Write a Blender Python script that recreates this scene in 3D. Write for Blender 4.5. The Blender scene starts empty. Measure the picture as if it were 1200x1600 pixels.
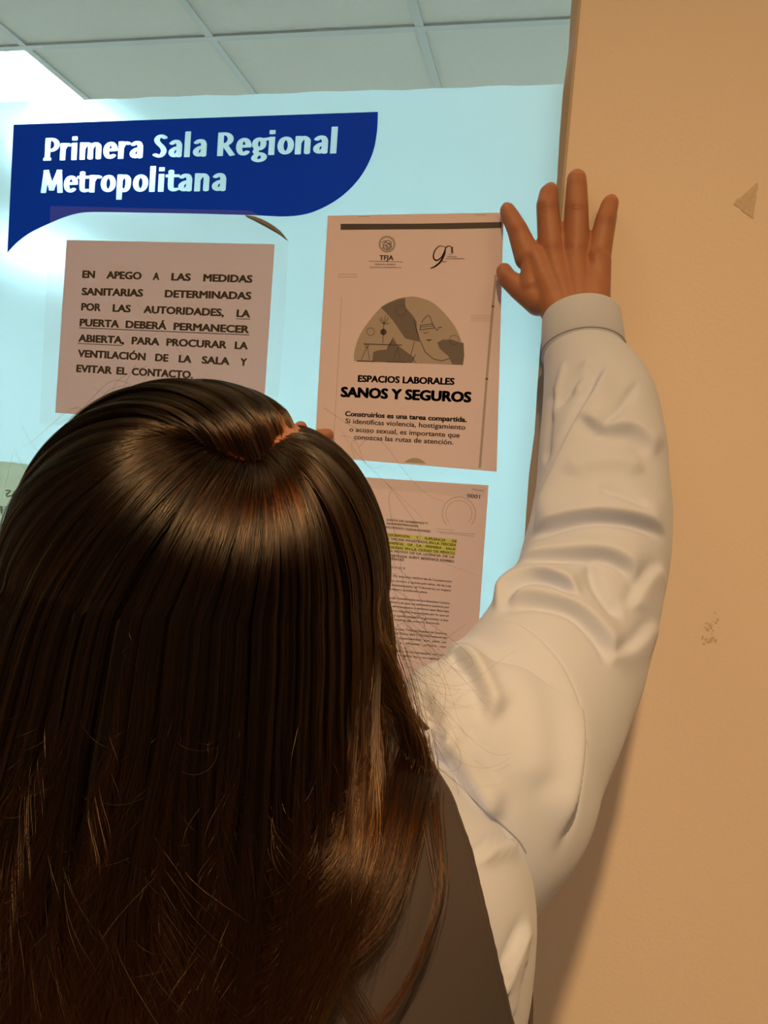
import bpy, bmesh, math, random
import numpy as np
from mathutils import Vector, Matrix
random.seed(7); RNG = np.random.default_rng(11)
SC = bpy.context.scene; COL = SC.collection
# ------------------------------------------------------------------ camera
F = 1200.0
CAMP = np.array([0.0, -0.8705, 1.55])
def _rot(p, y, r):
    cp, sp, cy, sy, cr, sr = math.cos(p), math.sin(p), math.cos(y), math.sin(y), math.cos(r), math.sin(r)
    return (np.array([[cy, -sy, 0], [sy, cy, 0], [0, 0, 1]]) @ np.array([[1, 0, 0], [0, cp, -sp], [0, sp, cp]])
            @ np.array([[cr, 0, sr], [0, 1, 0], [-sr, 0, cr]]))
RC = _rot(*[math.radians(a) for a in (-2.388, 12.483, -4.643)])
RIGHT, FWD, UP = RC[:, 0], RC[:, 1], RC[:, 2]
cam = bpy.data.objects.new('camera', bpy.data.cameras.new('camera')); COL.objects.link(cam)
cam.data.sensor_fit = 'HORIZONTAL'; cam.data.sensor_width = 36.0; cam.data.lens = 36.0 * F / 1200.0
cam.data.clip_start = 0.02; cam.data.clip_end = 60
M4 = np.eye(4); M4[:3, 0] = RIGHT; M4[:3, 1] = UP; M4[:3, 2] = -FWD; M4[:3, 3] = CAMP
cam.matrix_world = Matrix(M4.tolist()); SC.camera = cam
# ------------------------------------------------------------------ look, world, lights
SC.view_settings.view_transform = 'Standard'; SC.view_settings.look = 'None'
SC.view_settings.exposure = 0.0; SC.view_settings.gamma = 1.0; SC.view_settings.use_curve_mapping = False
wd = bpy.data.worlds.new('world'); SC.world = wd; wd.use_nodes = True
wd.node_tree.nodes['Background'].inputs[0].default_value = (1.0, 0.62, 0.33, 1); wd.node_tree.nodes['Background'].inputs[1].default_value = 0.02
WARM = (1.0, 0.58, 0.235); COOL = (0.76, 0.98, 1.05)
ZC = 2.77; ZH = 3.14                                     # ceiling height
def area_light(name, loc, size, power, colour, target=None, shape='DISK', size_y=None, spread=180):
    d = bpy.data.lights.new(name, 'AREA'); d.shape = shape; d.size = size
    if size_y: d.size_y = size_y
    d.energy = power; d.color = colour; d.spread = math.radians(spread)
    o = bpy.data.objects.new(name, d); COL.objects.link(o); o.location = loc
    if target is not None: o.rotation_euler = (Vector(target) - Vector(loc)).to_track_quat('-Z', 'Y').to_euler()
    return o
area_light('hall_downlight', (0.01, -1.95, 3.10), 0.10, 54.0, WARM, None, spread=138)
area_light('hall_fill_light', (-0.75, -0.50, 3.10), 0.4, 4.0, WARM, None, 'RECTANGLE', 0.4)  # unseen soft fill added on the left to lighten the downlight's shadows
area_light('hall_fill_light', (1.0, -1.3, 3.10), 0.6, 10.5, WARM, None, 'RECTANGLE', 0.6)  # unseen fill added on the right, lifts the upper wall and shadows
PANEL_W = 36.0                                # emission strength of the panel lamps of the room beyond
# ------------------------------------------------------------------ projection helpers
def ray(u, v): return RC @ np.array([(u - 600) / F, 1.0, -(v - 800) / F])
def onY(u, v, Y):                              # point of the plane y = Y seen at pixel (u, v)
    r = ray(u, v); return CAMP + r * ((Y - CAMP[1]) / r[1])
def atD(u, v, d): return CAMP + ray(u, v) * d
def proj(P):
    q = (np.asarray(P) - CAMP) @ RC
    return np.stack([600 + F * q[..., 0] / q[..., 1], 800 - F * q[..., 2] / q[..., 1], q[..., 1]], -1)
# ------------------------------------------------------------------ materials
def nt(name):
    m = bpy.data.materials.new(name); m.use_nodes = True
    return m, m.node_tree.nodes, m.node_tree.links
def principled(name, col, rough=0.6, bump=0.0, scale=300, vary=0.0, vscale=20, metallic=0, spec=0.5, sheen=0, sss=0):
    m, N, L = nt(name); b = N['Principled BSDF']
    b.inputs['Base Color'].default_value = (*col, 1); b.inputs['Roughness'].default_value = rough
    b.inputs['Metallic'].default_value = metallic; b.inputs['Specular IOR Level'].default_value = spec
    b.inputs['Sheen Weight'].default_value = sheen
    if sss:
        b.inputs['Subsurface Weight'].default_value = sss; b.inputs['Subsurface Radius'].default_value = (.6, .25, .12)
        b.inputs['Subsurface Scale'].default_value = .006
    tc = N.new('ShaderNodeTexCoord')
    if bump:
        n = N.new('ShaderNodeTexNoise'); n.inputs['Scale'].default_value = scale; n.inputs['Detail'].default_value = 6
        L.new(tc.outputs['Object'], n.inputs['Vector'])
        bp = N.new('ShaderNodeBump'); bp.inputs['Strength'].default_value = bump; bp.inputs['Distance'].default_value = .002
        L.new(n.outputs['Fac'], bp.inputs['Height']); L.new(bp.outputs['Normal'], b.inputs['Normal'])
    if vary:
        n = N.new('ShaderNodeTexNoise'); n.inputs['Scale'].default_value = vscale; n.inputs['Detail'].default_value = 5
        L.new(tc.outputs['Object'], n.inputs['Vector'])
        r = N.new('ShaderNodeMapRange'); r.inputs['To Min'].default_value = 1 - vary; r.inputs['To Max'].default_value = 1 + vary
        L.new(n.outputs['Fac'], r.inputs['Value'])
        v = N.new('ShaderNodeVectorMath'); v.operation = 'SCALE'; v.inputs[0].default_value = col
        L.new(r.outputs['Result'], v.inputs['Scale']); L.new(v.outputs['Vector'], b.inputs['Base Color'])
    return m
def translucent(name, refl, trans, w=0.5, gloss=0.0, rough=0.2, scatter=0.0):
    m, N, L = nt(name); N.remove(N['Principled BSDF']); out = N['Material Output']
    d = N.new('ShaderNodeBsdfDiffuse'); d.inputs['Color'].default_value = (*refl, 1)
    t = N.new('ShaderNodeBsdfTranslucent'); t.inputs['Color'].default_value = (*trans, 1)
    x = N.new('ShaderNodeMixShader'); x.inputs[0].default_value = w
    L.new(d.outputs[0], x.inputs[1]); L.new(t.outputs[0], x.inputs[2]); last = x
    if scatter:
        r = N.new('ShaderNodeBsdfRefraction'); r.inputs['IOR'].default_value = 1.12; r.inputs['Roughness'].default_value = .50
        r.inputs['Color'].default_value = (*trans, 1)
        y = N.new('ShaderNodeMixShader'); y.inputs[0].default_value = scatter
        L.new(last.outputs[0], y.inputs[1]); L.new(r.outputs[0], y.inputs[2]); last = y
    if gloss:
        g = N.new('ShaderNodeBsdfGlossy'); g.inputs['Roughness'].default_value = rough
        f = N.new('ShaderNodeFresnel'); f.inputs['IOR'].default_value = 1.45
        mu = N.new('ShaderNodeMath'); mu.operation = 'MULTIPLY'; mu.inputs[1].default_value = gloss
        L.new(f.outputs[0], mu.inputs[0])
        y = N.new('ShaderNodeMixShader'); L.new(mu.outputs[0], y.inputs[0]); L.new(last.outputs[0], y.inputs[1]); L.new(g.outputs[0], y.inputs[2]); last = y
    L.new(last.outputs[0], out.inputs['Surface'])
    return m
def clear_sheet(name, tint, haze=0.0, haze_col=(.8, .8, .8), rough=0.03, bump=0.0, scale=8, gloss=1.0):
    m, N, L = nt(name); N.remove(N['Principled BSDF']); out = N['Material Output']
    t = N.new('ShaderNodeBsdfTransparent'); t.inputs['Color'].default_value = (*tint, 1)
    g = N.new('ShaderNodeBsdfGlossy'); g.inputs['Roughness'].default_value = rough
    f = N.new('ShaderNodeFresnel'); f.inputs['IOR'].default_value = 1.45
    if bump:
        tc = N.new('ShaderNodeTexCoord'); n = N.new('ShaderNodeTexNoise'); n.inputs['Scale'].default_value = scale; n.inputs['Detail'].default_value = 3
        L.new(tc.outputs['Object'], n.inputs['Vector'])
        bp = N.new('ShaderNodeBump'); bp.inputs['Strength'].default_value = bump; bp.inputs['Distance'].default_value = .01
        L.new(n.outputs['Fac'], bp.inputs['Height']); L.new(bp.outputs['Normal'], g.inputs['Normal'])
    last = t
    if haze:
        d = N.new('ShaderNodeBsdfDiffuse'); d.inputs['Color'].default_value = (*haze_col, 1)
        x = N.new('ShaderNodeMixShader'); x.inputs[0].default_value = haze
        L.new(t.outputs[0], x.inputs[1]); L.new(d.outputs[0], x.inputs[2]); last = x
    mu = N.new('ShaderNodeMath'); mu.operation = 'MULTIPLY'; mu.inputs[1].default_value = gloss; L.new(f.outputs[0], mu.inputs[0])
    ge = N.new('ShaderNodeNewGeometry'); iv = N.new('ShaderNodeMath'); iv.operation = 'SUBTRACT'; iv.inputs[0].default_value = 1; L.new(ge.outputs['Backfacing'], iv.inputs[1])
    m2 = N.new('ShaderNodeMath'); m2.operation = 'MULTIPLY'; L.new(mu.outputs[0], m2.inputs[0]); L.new(iv.outputs[0], m2.inputs[1]); mu = m2
    x = N.new('ShaderNodeMixShader'); L.new(mu.outputs[0], x.inputs[0]); L.new(last.outputs[0], x.inputs[1]); L.new(g.outputs[0], x.inputs[2])
    L.new(x.outputs[0], out.inputs['Surface'])
    return m
def emitter(name, col, s):
    m, N, L = nt(name); N.remove(N['Principled BSDF'])
    e = N.new('ShaderNodeEmission'); e.inputs[0].default_value = (*col, 1); e.inputs[1].default_value = s
    L.new(e.outputs[0], N['Material Output'].inputs['Surface']); return m
def skin_material(*a, **k):                      # darker, redder pigment over the knuckles (stored per point)
    m = principled(*a, **k); N, L = m.node_tree.nodes, m.node_tree.links; b = N['Principled BSDF']
    src = b.inputs['Base Color'].links[0].from_socket
    at = N.new('ShaderNodeAttribute'); at.attribute_name = 'pigment'
    x = N.new('ShaderNodeMix'); x.data_type = 'RGBA'; x.inputs[7].default_value = (.26, .085, .055, 1)
    L.new(at.outputs['Fac'], x.inputs[0]); L.new(src, x.inputs[6]); L.new(x.outputs[2], b.inputs['Base Color']); return m
def wall_paint():
    m = principled('cream_paint', (.80, .715, .66), .55, .12, 260, .03, 3)
    N, L = m.node_tree.nodes, m.node_tree.links; b = N['Principled BSDF']
    return m
MAT = dict(
    hall_wall=principled('tan_hall_paint', (.30, .27, .24), .7),
    wall=wall_paint(),
    white_wall=principled('white_paint', (.78, .78, .76), .7, .05, 200),
    ceil=principled('ceiling_tile', (.60, .58, .52), .9, .25, 420, .04, 60),
    tbar=principled('painted_grid', (.50, .51, .49), .5),
    hallceil=principled('hall_ceiling_paint', (.38, .36, .34), .9),
    floor=principled('floor_tile', (.34, .31, .28), .35, .05, 80, .08, 6),
    glass=clear_sheet('clear_glass', (.93, .97, .95), 0, rough=.01, gloss=.8),
    film=translucent('frosted_film', (.26, .31, .37), (.72, .93, 1.0), .68, .5, .35, .13),
    blue=translucent('blue_vinyl', (.010, .06, .42), (.0, .06, .62), .38, .5, .25),
    paper=translucent('copy_paper', (.90, .83, .86), (.92, .66, .78), .24),
    paper_lam=translucent('laminated_paper', (.84, .84, .90), (.95, .78, .86), .40, .25, .3),
    paper_thin=translucent('copy_paper_backlit', (.66, .64, .60), (.95, .86, .72), .8),
    ink=principled('black_toner', (.055, .054, .062), .6),
    ink2=principled('dark_grey_toner', (.15, .14, .135), .7),
    ink3=principled('grey_toner', (.42, .375, .375), .7),
    faint=principled('faint_print', (.50, .45, .43), .8),
    highl=principled('yellow_highlighter', (.62, .72, .22), .7),
    plastic=clear_sheet('clear_plastic', (.97, .97, .97), .07, (.8, .8, .8), .12, .5, 14, .8),
    peel=principled('peeled_plastic_underside', (.16, .15, .12), .4),
    alu=principled('sealant_strip', (.42, .36, .30), .5, .1, 60),
    tape=principled('tape_residue', (.60, .50, .42), .5, .3, 400, .15, 200),
    smudge=principled('wall_scuff', (.60, .50, .43), .6, .3, 300, .1, 150),
    skin=skin_material('skin', (.40, .185, .115), .48, .14, 900, .10, 55, spec=.4, sss=.2),
    nail=principled('nail', (.50, .22, .17), .3),
    shirt=principled('pale_blue_cotton', (.56, .65, .90), .75, .10, 1800, .03, 30, sheen=.15, spec=.25),
    seam=principled('pale_blue_seam', (.40, .43, .52), .8),
    vest=principled('dark_vest_cloth', (.062, .054, .062), .8, .12, 1200, .06, 40, spec=.2, sheen=.05),
    trousers=principled('dark_trouser_cloth', (.05, .05, .055), .8, .1, 900),
    shoe=principled('black_leather', (.03, .03, .03), .35),
    hairbase=principled('hair_mass', (.010, .007, .006), .6, .3, 600, spec=.1),
)
def hair_material(name, rough, m0, m1, red=0.55):
    m, N, L = nt(name); N.remove(N['Principled BSDF'])
    h = N.new('ShaderNodeBsdfHairPrincipled'); h.parametrization = 'MELANIN'
    hi = N.new('ShaderNodeHairInfo'); r = N.new('ShaderNodeMapRange'); r.inputs['From Min'].default_value = .35
    r.inputs['To Min'].default_value = m0; r.inputs['To Max'].default_value = m1
    L.new(hi.outputs['Intercept'], r.inputs['Value']); L.new(r.outputs['Result'], h.inputs['Melanin'])
    h.inputs['Melanin Redness'].default_value = red; h.inputs['Roughness'].default_value = rough
    h.inputs['Radial Roughness'].default_value = .32; h.inputs['Random Roughness'].default_value = .3
    h.inputs['Random Color'].default_value = .45
    L.new(h.outputs[0], N['Material Output'].inputs['Surface']); return m
MAT['hair'] = hair_material('brown_black_hair', .175, .86, .58)
MAT['lock'] = hair_material('golden_brown_lock', .30, .80, .66)
# ------------------------------------------------------------------ mesh helpers
def link(name, me, mat, parent=None):
    o = bpy.data.objects.new(name, me); COL.objects.link(o)
    if mat is not None: me.materials.append(mat)
    if parent is not None: o.parent = parent
    return o
def mesh(name, V, Fc, mat, parent=None, smooth=False):
    me = bpy.data.meshes.new(name); me.from_pydata([tuple(map(float, v)) for v in V], [], [tuple(map(int, f)) for f in Fc]); me.update()
    if smooth: me.shade_smooth()
    return link(name, me, mat, parent)
def tag(o, label=None, cat=None, group=None, kind=None):
    if label: o['label'] = label
    if cat: o['category'] = cat
    if group: o['group'] = group
    if kind: o['kind'] = kind
    return o
class MB:
    def __init__(s): s.V = []; s.F = []
    def add(s, V, Fc):
        n = len(s.V); s.V += [tuple(map(float, v)) for v in V]; s.F += [tuple(int(i) + n for i in f) for f in Fc]; return s
    def box(s, a, b):
        (x0, y0, z0), (x1, y1, z1) = a, b
        return s.add([(x0, y0, z0), (x1, y0, z0), (x1, y1, z0), (x0, y1, z0), (x0, y0, z1), (x1, y0, z1), (x1, y1, z1), (x0, y1, z1)],
                     [(0, 3, 2, 1), (4, 5, 6, 7), (0, 1, 5, 4), (1, 2, 6, 5), (2, 3, 7, 6), (3, 0, 4, 7)])
    def build(s, name, mat, parent=None, smooth=False): return mesh(name, s.V, s.F, mat, parent, smooth)
def struct(name, mb, mat, parent=None, smooth=False):
    o = mb.build(name, mat, parent, smooth)
    if parent is None: o['kind'] = 'structure'
    return o
# ------------------------------------------------------------------ the setting
WY = -0.006                                    # front face of the right-hand wall
EDGE = -0.0215
struct('floor', MB().box((-4.0, -3.6, -.05), (2.2, 4.2, 0)), MAT['floor'])
struct('wall_right', MB().box((EDGE, WY, 0), (2.1, .10, ZH)), MAT['wall'])
struct('wall_left', MB().box((-4.0, -.02, 0), (-2.3, .10, ZH)), MAT['wall'])
struct('wall_hall_back', MB().box((-4.0, -3.6, 0), (2.2, -3.5, ZH)), MAT['hall_wall'])
struct('wall_hall_right', MB().box((2.1, -3.5, 0), (2.2, .1, ZH)), MAT['hall_wall'])
struct('wall_hall_left', MB().box((-4.1, -3.6, 0), (-4.0, 0.1, ZH)), MAT['hall_wall'])
struct('ceiling_hall', MB().box((-4.0, -3.6, ZH), (2.2, .1, ZH + .08)), MAT['hallceil'])
struct('wall_lintel', MB().box((-2.3, -.02, ZC), (EDGE, .10, ZH)), MAT['wall'])
struct('wall_back', MB().box((-4.0, 4.1, 0), (2.2, 4.2, ZC)), MAT['white_wall'])
struct('wall_inner_right', MB().box((1.6, .1, 0), (1.7, 4.1, ZC)), MAT['white_wall'])
struct('wall_inner_left', MB().box((-4.1, .1, 0), (-4.0, 4.1, ZC)), MAT['white_wall'])
GX, GY, TS = -1.077, 1.200, 0.610              # suspended-ceiling grid through the two visible crossings
ceil = MB(); tb = MB(); panels = []
xs = [GX + TS * k for k in range(-4, 5)]; ys = [GY + TS * k for k in range(-1, 5)]
PANELS = {(-2, 0), (2, 1), (2, 3), (-4, 2), (-4, 0)}  # only one panel shows; the others are added unseen to backlight the film
for i in range(-5, 5):
    for j in range(-2, 5):
        x0, y0 = GX + TS * i, GY + TS * j
        a, b, c, d = max(x0, -4.0) + .004, min(x0 + TS, 1.6) - .004, max(y0, .1) + .004, min(y0 + TS, 4.1) - .004
        if b - a < .05 or d - c < .05: continue
        if (i, j) in PANELS: panels.append((a, b, c, d))
        else: ceil.box((a, c, ZC + .004), (b, d, ZC + .02))
cl = struct('ceiling', ceil, MAT['ceil'])
for x in xs: tb.box((x - .012, .1, ZC - .002), (x + .012, 4.1, ZC + .004))
for y in ys: tb.box((-4.0, y - .012, ZC - .0025), (1.6, y + .012, ZC + .0035))
tb.box((-4.0, .1, ZC + .05), (1.6, 4.1, ZC + .06))
tb.build('ceiling_grid', MAT['tbar'], cl)
emit = emitter('lit_diffuser', COOL, PANEL_W)
for k, (a, b, c, d) in enumerate(panels):
    e = tag(MB().box((a, c, ZC + .002), (b, d, ZC + .03)).build('ceiling_lamp', MAT['tbar']), None, 'ceiling lamp', 'panel lamps of the room beyond')
    cx = (a + b) / 2
    e['label'] = ('bright square ceiling panel lamp seen through the glass above the blue sign' if abs(cx + 2) < .5 else
                  ('added square panel lamp near the glass, unseen behind the tan wall, backlighting the film' if c < 2 else 'added square panel lamp by the far wall, unseen behind the tan wall, backlighting the film') if cx > 0 else
                  ('added unseen square panel lamp left of the bright one, backlighting the film' if c < 2 else 'added unseen square panel lamp deepest on the left, backlighting the film'))
    MB().box((a + .015, c + .015, ZC - .003), (b - .015, d - .015, ZC + .004)).build('diffuser', emit, e)
# the glass and its frosted film
GL = -2.30
win = struct('window_1', MB().box((GL, 0, .02), (EDGE, .006, ZC)), MAT['glass'])
fz = 1.55 + .4488
fb = MB(); nx = 120
top = [(GL + (EDGE - GL) * k / nx, fz + .0006 * math.sin(k * 1.7) + .0005 * math.sin(k * .61)) for k in range(nx + 1)]
V = [(x, .0068, z) for x, z in top] + [(x, .0068, .02) for x, z in top]
fb.add(V, [(k, k + 1, nx + 2 + k, nx + 1 + k) for k in range(nx)])
fb.build('frosted_film', MAT['film'], win)
def beadx(z): return EDGE
tr = MB()
for k in range(60):                            # sealant strip between glass and wall, slightly uneven
    z0, z1 = ZC * k / 60, ZC * (k + 1) / 60
    w0, w1 = .009 + .0012 * math.sin(k * 2.1), .009 + .0012 * math.sin((k + 1) * 2.1)
    tr.add([(EDGE - w0, -.0005, z0), (EDGE - .002, WY - .001, z0), (EDGE + .001, WY - .001, z0), (EDGE + .001, 0, z0),
            (EDGE - w1, -.0005, z1), (EDGE - .002, WY - .001, z1), (EDGE + .001, WY - .001, z1), (EDGE + .001, 0, z1)],
           [(0, 1, 5, 4), (1, 2, 6, 5), (2, 3, 7, 6), (3, 0, 4, 7)])
struct('trim_1', tr, MAT['alu'])
struct('trim_2', MB().box((GL, -.01, 0), (EDGE, .016, .04)), MAT['alu'])
# ------------------------------------------------------------------ flat printing helpers (all lie in planes y = const)
def quad_px(pts, Y, name, mat, parent=None, thick=0.0, nu=1, nv=1, wob=None):
    c = [onY(u, v, Y) for u, v in pts]         # tl, tr, br, bl
    V = []; Fc = []
    for j in range(nv + 1):
        for i in range(nu + 1):
            s, t = i / nu, j / nv
            p = (c[0] * (1 - s) + c[1] * s) * (1 - t) + (c[3] * (1 - s) + c[2] * s) * t
            if wob: p = p + np.array([0, wob(s, t), 0])
            V.append(p)
    n = len(V)
    for j in range(nv):
        for i in range(nu):
            a = j * (nu + 1) + i; Fc.append((a, a + nu + 1, a + nu + 2, a + 1))
    if thick:
        V += [p + np.array([0, thick, 0]) for p in V]
        Fc += [tuple(i + n for i in f[::-1]) for f in Fc]
        bd = [i for i in range(nu + 1)] + [(j + 1) * (nu + 1) + nu for j in range(nv)] + [nv * (nu + 1) + i for i in range(nu - 1, -1, -1)] + [j * (nu + 1) for j in range(nv - 1, 0, -1)]
        for a, b in zip(bd, bd[1:] + bd[:1]): Fc.append((a, b, b + n, a + n))
    return mesh(name, V, Fc, mat, parent)
def fill(mb, pts, Y):                          # filled polygon through pixel outline
    P = [onY(u, v, Y) for u, v in pts]
    bm = bmesh.new(); vs = [bm.verts.new(p) for p in P]
    f = bm.faces.new(vs); bmesh.ops.triangulate(bm, faces=[f]); bm.verts.index_update()
    mb.add([v.co for v in bm.verts], [[v.index for v in f.verts] for f in bm.faces]); bm.free()
def stroke(mb, pts, w, Y, closed=False):       # line of width w px
    P = [np.array(p, float) for p in pts]
    if closed: P = P + [P[0]]
    for a, b in zip(P[:-1], P[1:]):
        d = b - a; l = np.hypot(*d)
        if l < 1e-6: continue
        d /= l; n = np.array([-d[1], d[0]]) * w / 2; e = d * w * .3
        q = [a - e + n, b + e + n, b + e - n, a - e - n]
        mb.add([onY(u, v, Y) for u, v in q], [(0, 1, 2, 3)])
def circ(c, r, n=28, ry=None, a0=0, a1=360):
    m = n if a1 - a0 >= 360 else n + 1
    return [(c[0] + r * math.cos(math.radians(a0 + (a1 - a0) * k / n)), c[1] - (ry or r) * math.sin(math.radians(a0 + (a1 - a0) * k / n))) for k in range(m)]
def spline(pts, n=8, closed=False):
    P = [np.array(p, float) for p in pts]; out = []
    m = len(P)
    for i in range(m if closed else m - 1):
        if closed: p0, p1, p2, p3 = P[i - 1], P[i], P[(i + 1) % m], P[(i + 2) % m]
        else: p0, p1, p2, p3 = P[max(i - 1, 0)], P[i], P[i + 1], P[min(i + 2, m - 1)]
        for k in range(n):
            t = k / n
            out.append(.5 * ((2 * p1) + (p2 - p0) * t + (2 * p0 - 5 * p1 + 4 * p2 - p3) * t * t + (3 * p1 - p0 - 3 * p2 + p3) * t ** 3))
    if not closed: out.append(P[-1])
    return out
_tc = {}
def glyphs(s, bold):
    key = (s, bold)
    if key not in _tc:
        c = bpy.data.curves.new('txt', 'FONT'); c.body = s; c.size = 1.0; c.resolution_u = 3; c.fill_mode = 'FRONT'
        o = bpy.data.objects.new('txt', c); COL.objects.link(o)
        dg = bpy.context.evaluated_depsgraph_get(); dg.update()
        me = bpy.data.meshes.new_from_object(o.evaluated_get(dg))
        n = len(me.vertices); co = np.empty(n * 3); me.vertices.foreach_get('co', co); co = co.reshape(-1, 3)
        fs = [tuple(p.vertices) for p in me.polygons]
        bpy.data.objects.remove(o); bpy.data.curves.remove(c); bpy.data.meshes.remove(me)
        if bold and len(co):
            n = len(co); sh = [(0, 0), (bold * .5, 0), (-bold * .5, 0), (bold, 0), (-bold, 0), (0, bold * .7), (0, -bold * .7), (bold * .8, bold * .5), (-bold * .8, bold * .5), (bold * .8, -bold * .5), (-bold * .8, -bold * .5)]
            fs = [tuple(i + n * k for i in f) for k in range(len(sh)) for f in fs]
            co = np.concatenate([co + np.array([a, b, 0]) for a, b in sh])
        _tc[key] = (co, fs)
    return _tc[key]
CAP = 0.73
def text(mb, s, p0, p1, cap, Y, bold=0.0, mirror=False):
    """line of text whose baseline runs between pixels p0 and p1, capital height cap px"""
    co, fs = glyphs(s, bold)
    if len(co) == 0: return
    x0, x1 = co[:, 0].min(), co[:, 0].max()
    A, B = onY(*p0, Y), onY(*p1, Y); ex = B - A; L = np.linalg.norm(ex); ex = ex / L
    ez = np.array([-ex[2], 0, ex[0]])
    mid = ((p0[0] + p1[0]) / 2, (p0[1] + p1[1]) / 2)
    h = np.linalg.norm(onY(mid[0], mid[1] - cap, Y) - onY(*mid, Y))
    V = A + np.outer((co[:, 0] - x0) / (x1 - x0) * L, ex) + np.outer(co[:, 1] / CAP * h, ez)
    mb.add(V, fs)
def cropper(x0, y0, s): return lambda x, y: (x0 + s * x, y0 + s * y)
# ------------------------------------------------------------------ blue sign with cut-out lettering
def arc(cx, cy, rx, ry, a0, a1, n=14): return [(cx + rx * math.cos(math.radians(a0 + (a1 - a0) * k / n)), cy + ry * math.sin(math.radians(a0 + (a1 - a0) * k / n))) for k in range(n + 1)]
HX, HY = .118, .062
LET = {
 'P': (.68, [[(.14, .06), (.14, .94)], [(.14, .94)] + arc(.28, .69, .27, .25, 90, -90) + [(.14, .44)], [(.08, .05), (.2, .05)]]),
 'r': (.50, [[(.14, .05), (.14, .69)], spline([(.15, .48), (.24, .63), (.34, .68), (.43, .655)])]),
 'i': (.36, [[(.14, .05), (.14, .69)], [(.14, .925), (.14, .975)]]),
 'm': (1.04, [[(.14, .05), (.14, .69)], spline([(.15, .48), (.26, .65), (.38, .68), (.48, .58), (.49, .44)]) + [(.49, .05)], spline([(.5, .48), (.61, .65), (.73, .68), (.83, .58), (.84, .44)]) + [(.84, .05)]]),
 'n': (.70, [[(.14, .05), (.14, .69)], spline([(.15, .48), (.26, .65), (.38, .68), (.48, .58), (.49, .44)]) + [(.49, .05)]]),
 'e': (.62, [arc(.31, .37, .19, .31, 5, 312, 24), [(.14, .385), (.49, .395)]]),
 'a': (.64, [spline([(.15, .60), (.26, .68), (.38, .66), (.45, .52)]) + [(.45, .05)], spline([(.44, .41), (.28, .38), (.15, .27), (.15, .13), (.25, .06), (.37, .11), (.44, .2)])]),
 'S': (.64, [spline([(.47, .86), (.36, .93), (.23, .91), (.15, .77), (.22, .62), (.38, .46), (.46, .29), (.40, .12), (.27, .06), (.12, .12)])]),
 'l': (.36, [[(.14, .05), (.14, 1.03)]]),
 'R': (.76, [[(.14, .06), (.14, .94)], [(.14, .94)] + arc(.28, .71, .25, .23, 90, -90) + [(.14, .48)], [(.30, .48), (.60, .06)]]),
 'g': (.64, [arc(.29, .47, .165, .21, 0, 360, 24), [(.40, .64), (.56, .66)], spline([(.22, .25), (.16, .15), (.24, .07), (.40, .04), (.50, -.06), (.46, -.18), (.30, -.24), (.15, -.19), (.13, -.09), (.22, .02)])]),
 'o': (.66, [arc(.32, .37, .20, .31, 0, 360, 28)]),
 'M': (.98, [[(.12, .05), (.20, .94)], [(.20, .94), (.47, .16)], [(.47, .16), (.76, .94)], [(.76, .94), (.84, .05)]]),
 't': (.46, [[(.17, .86)] + spline([(.17, .3), (.20, .12), (.29, .06), (.40, .09)]), [(.06, .66), (.40, .66)]]),
 'p': (.68, [[(.14, -.27), (.14, .69)], spline([(.15, .52), (.25, .65), (.37, .68), (.47, .57), (.49, .37), (.46, .17), (.37, .06), (.25, .07), (.15, .17)])]),
}
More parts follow.
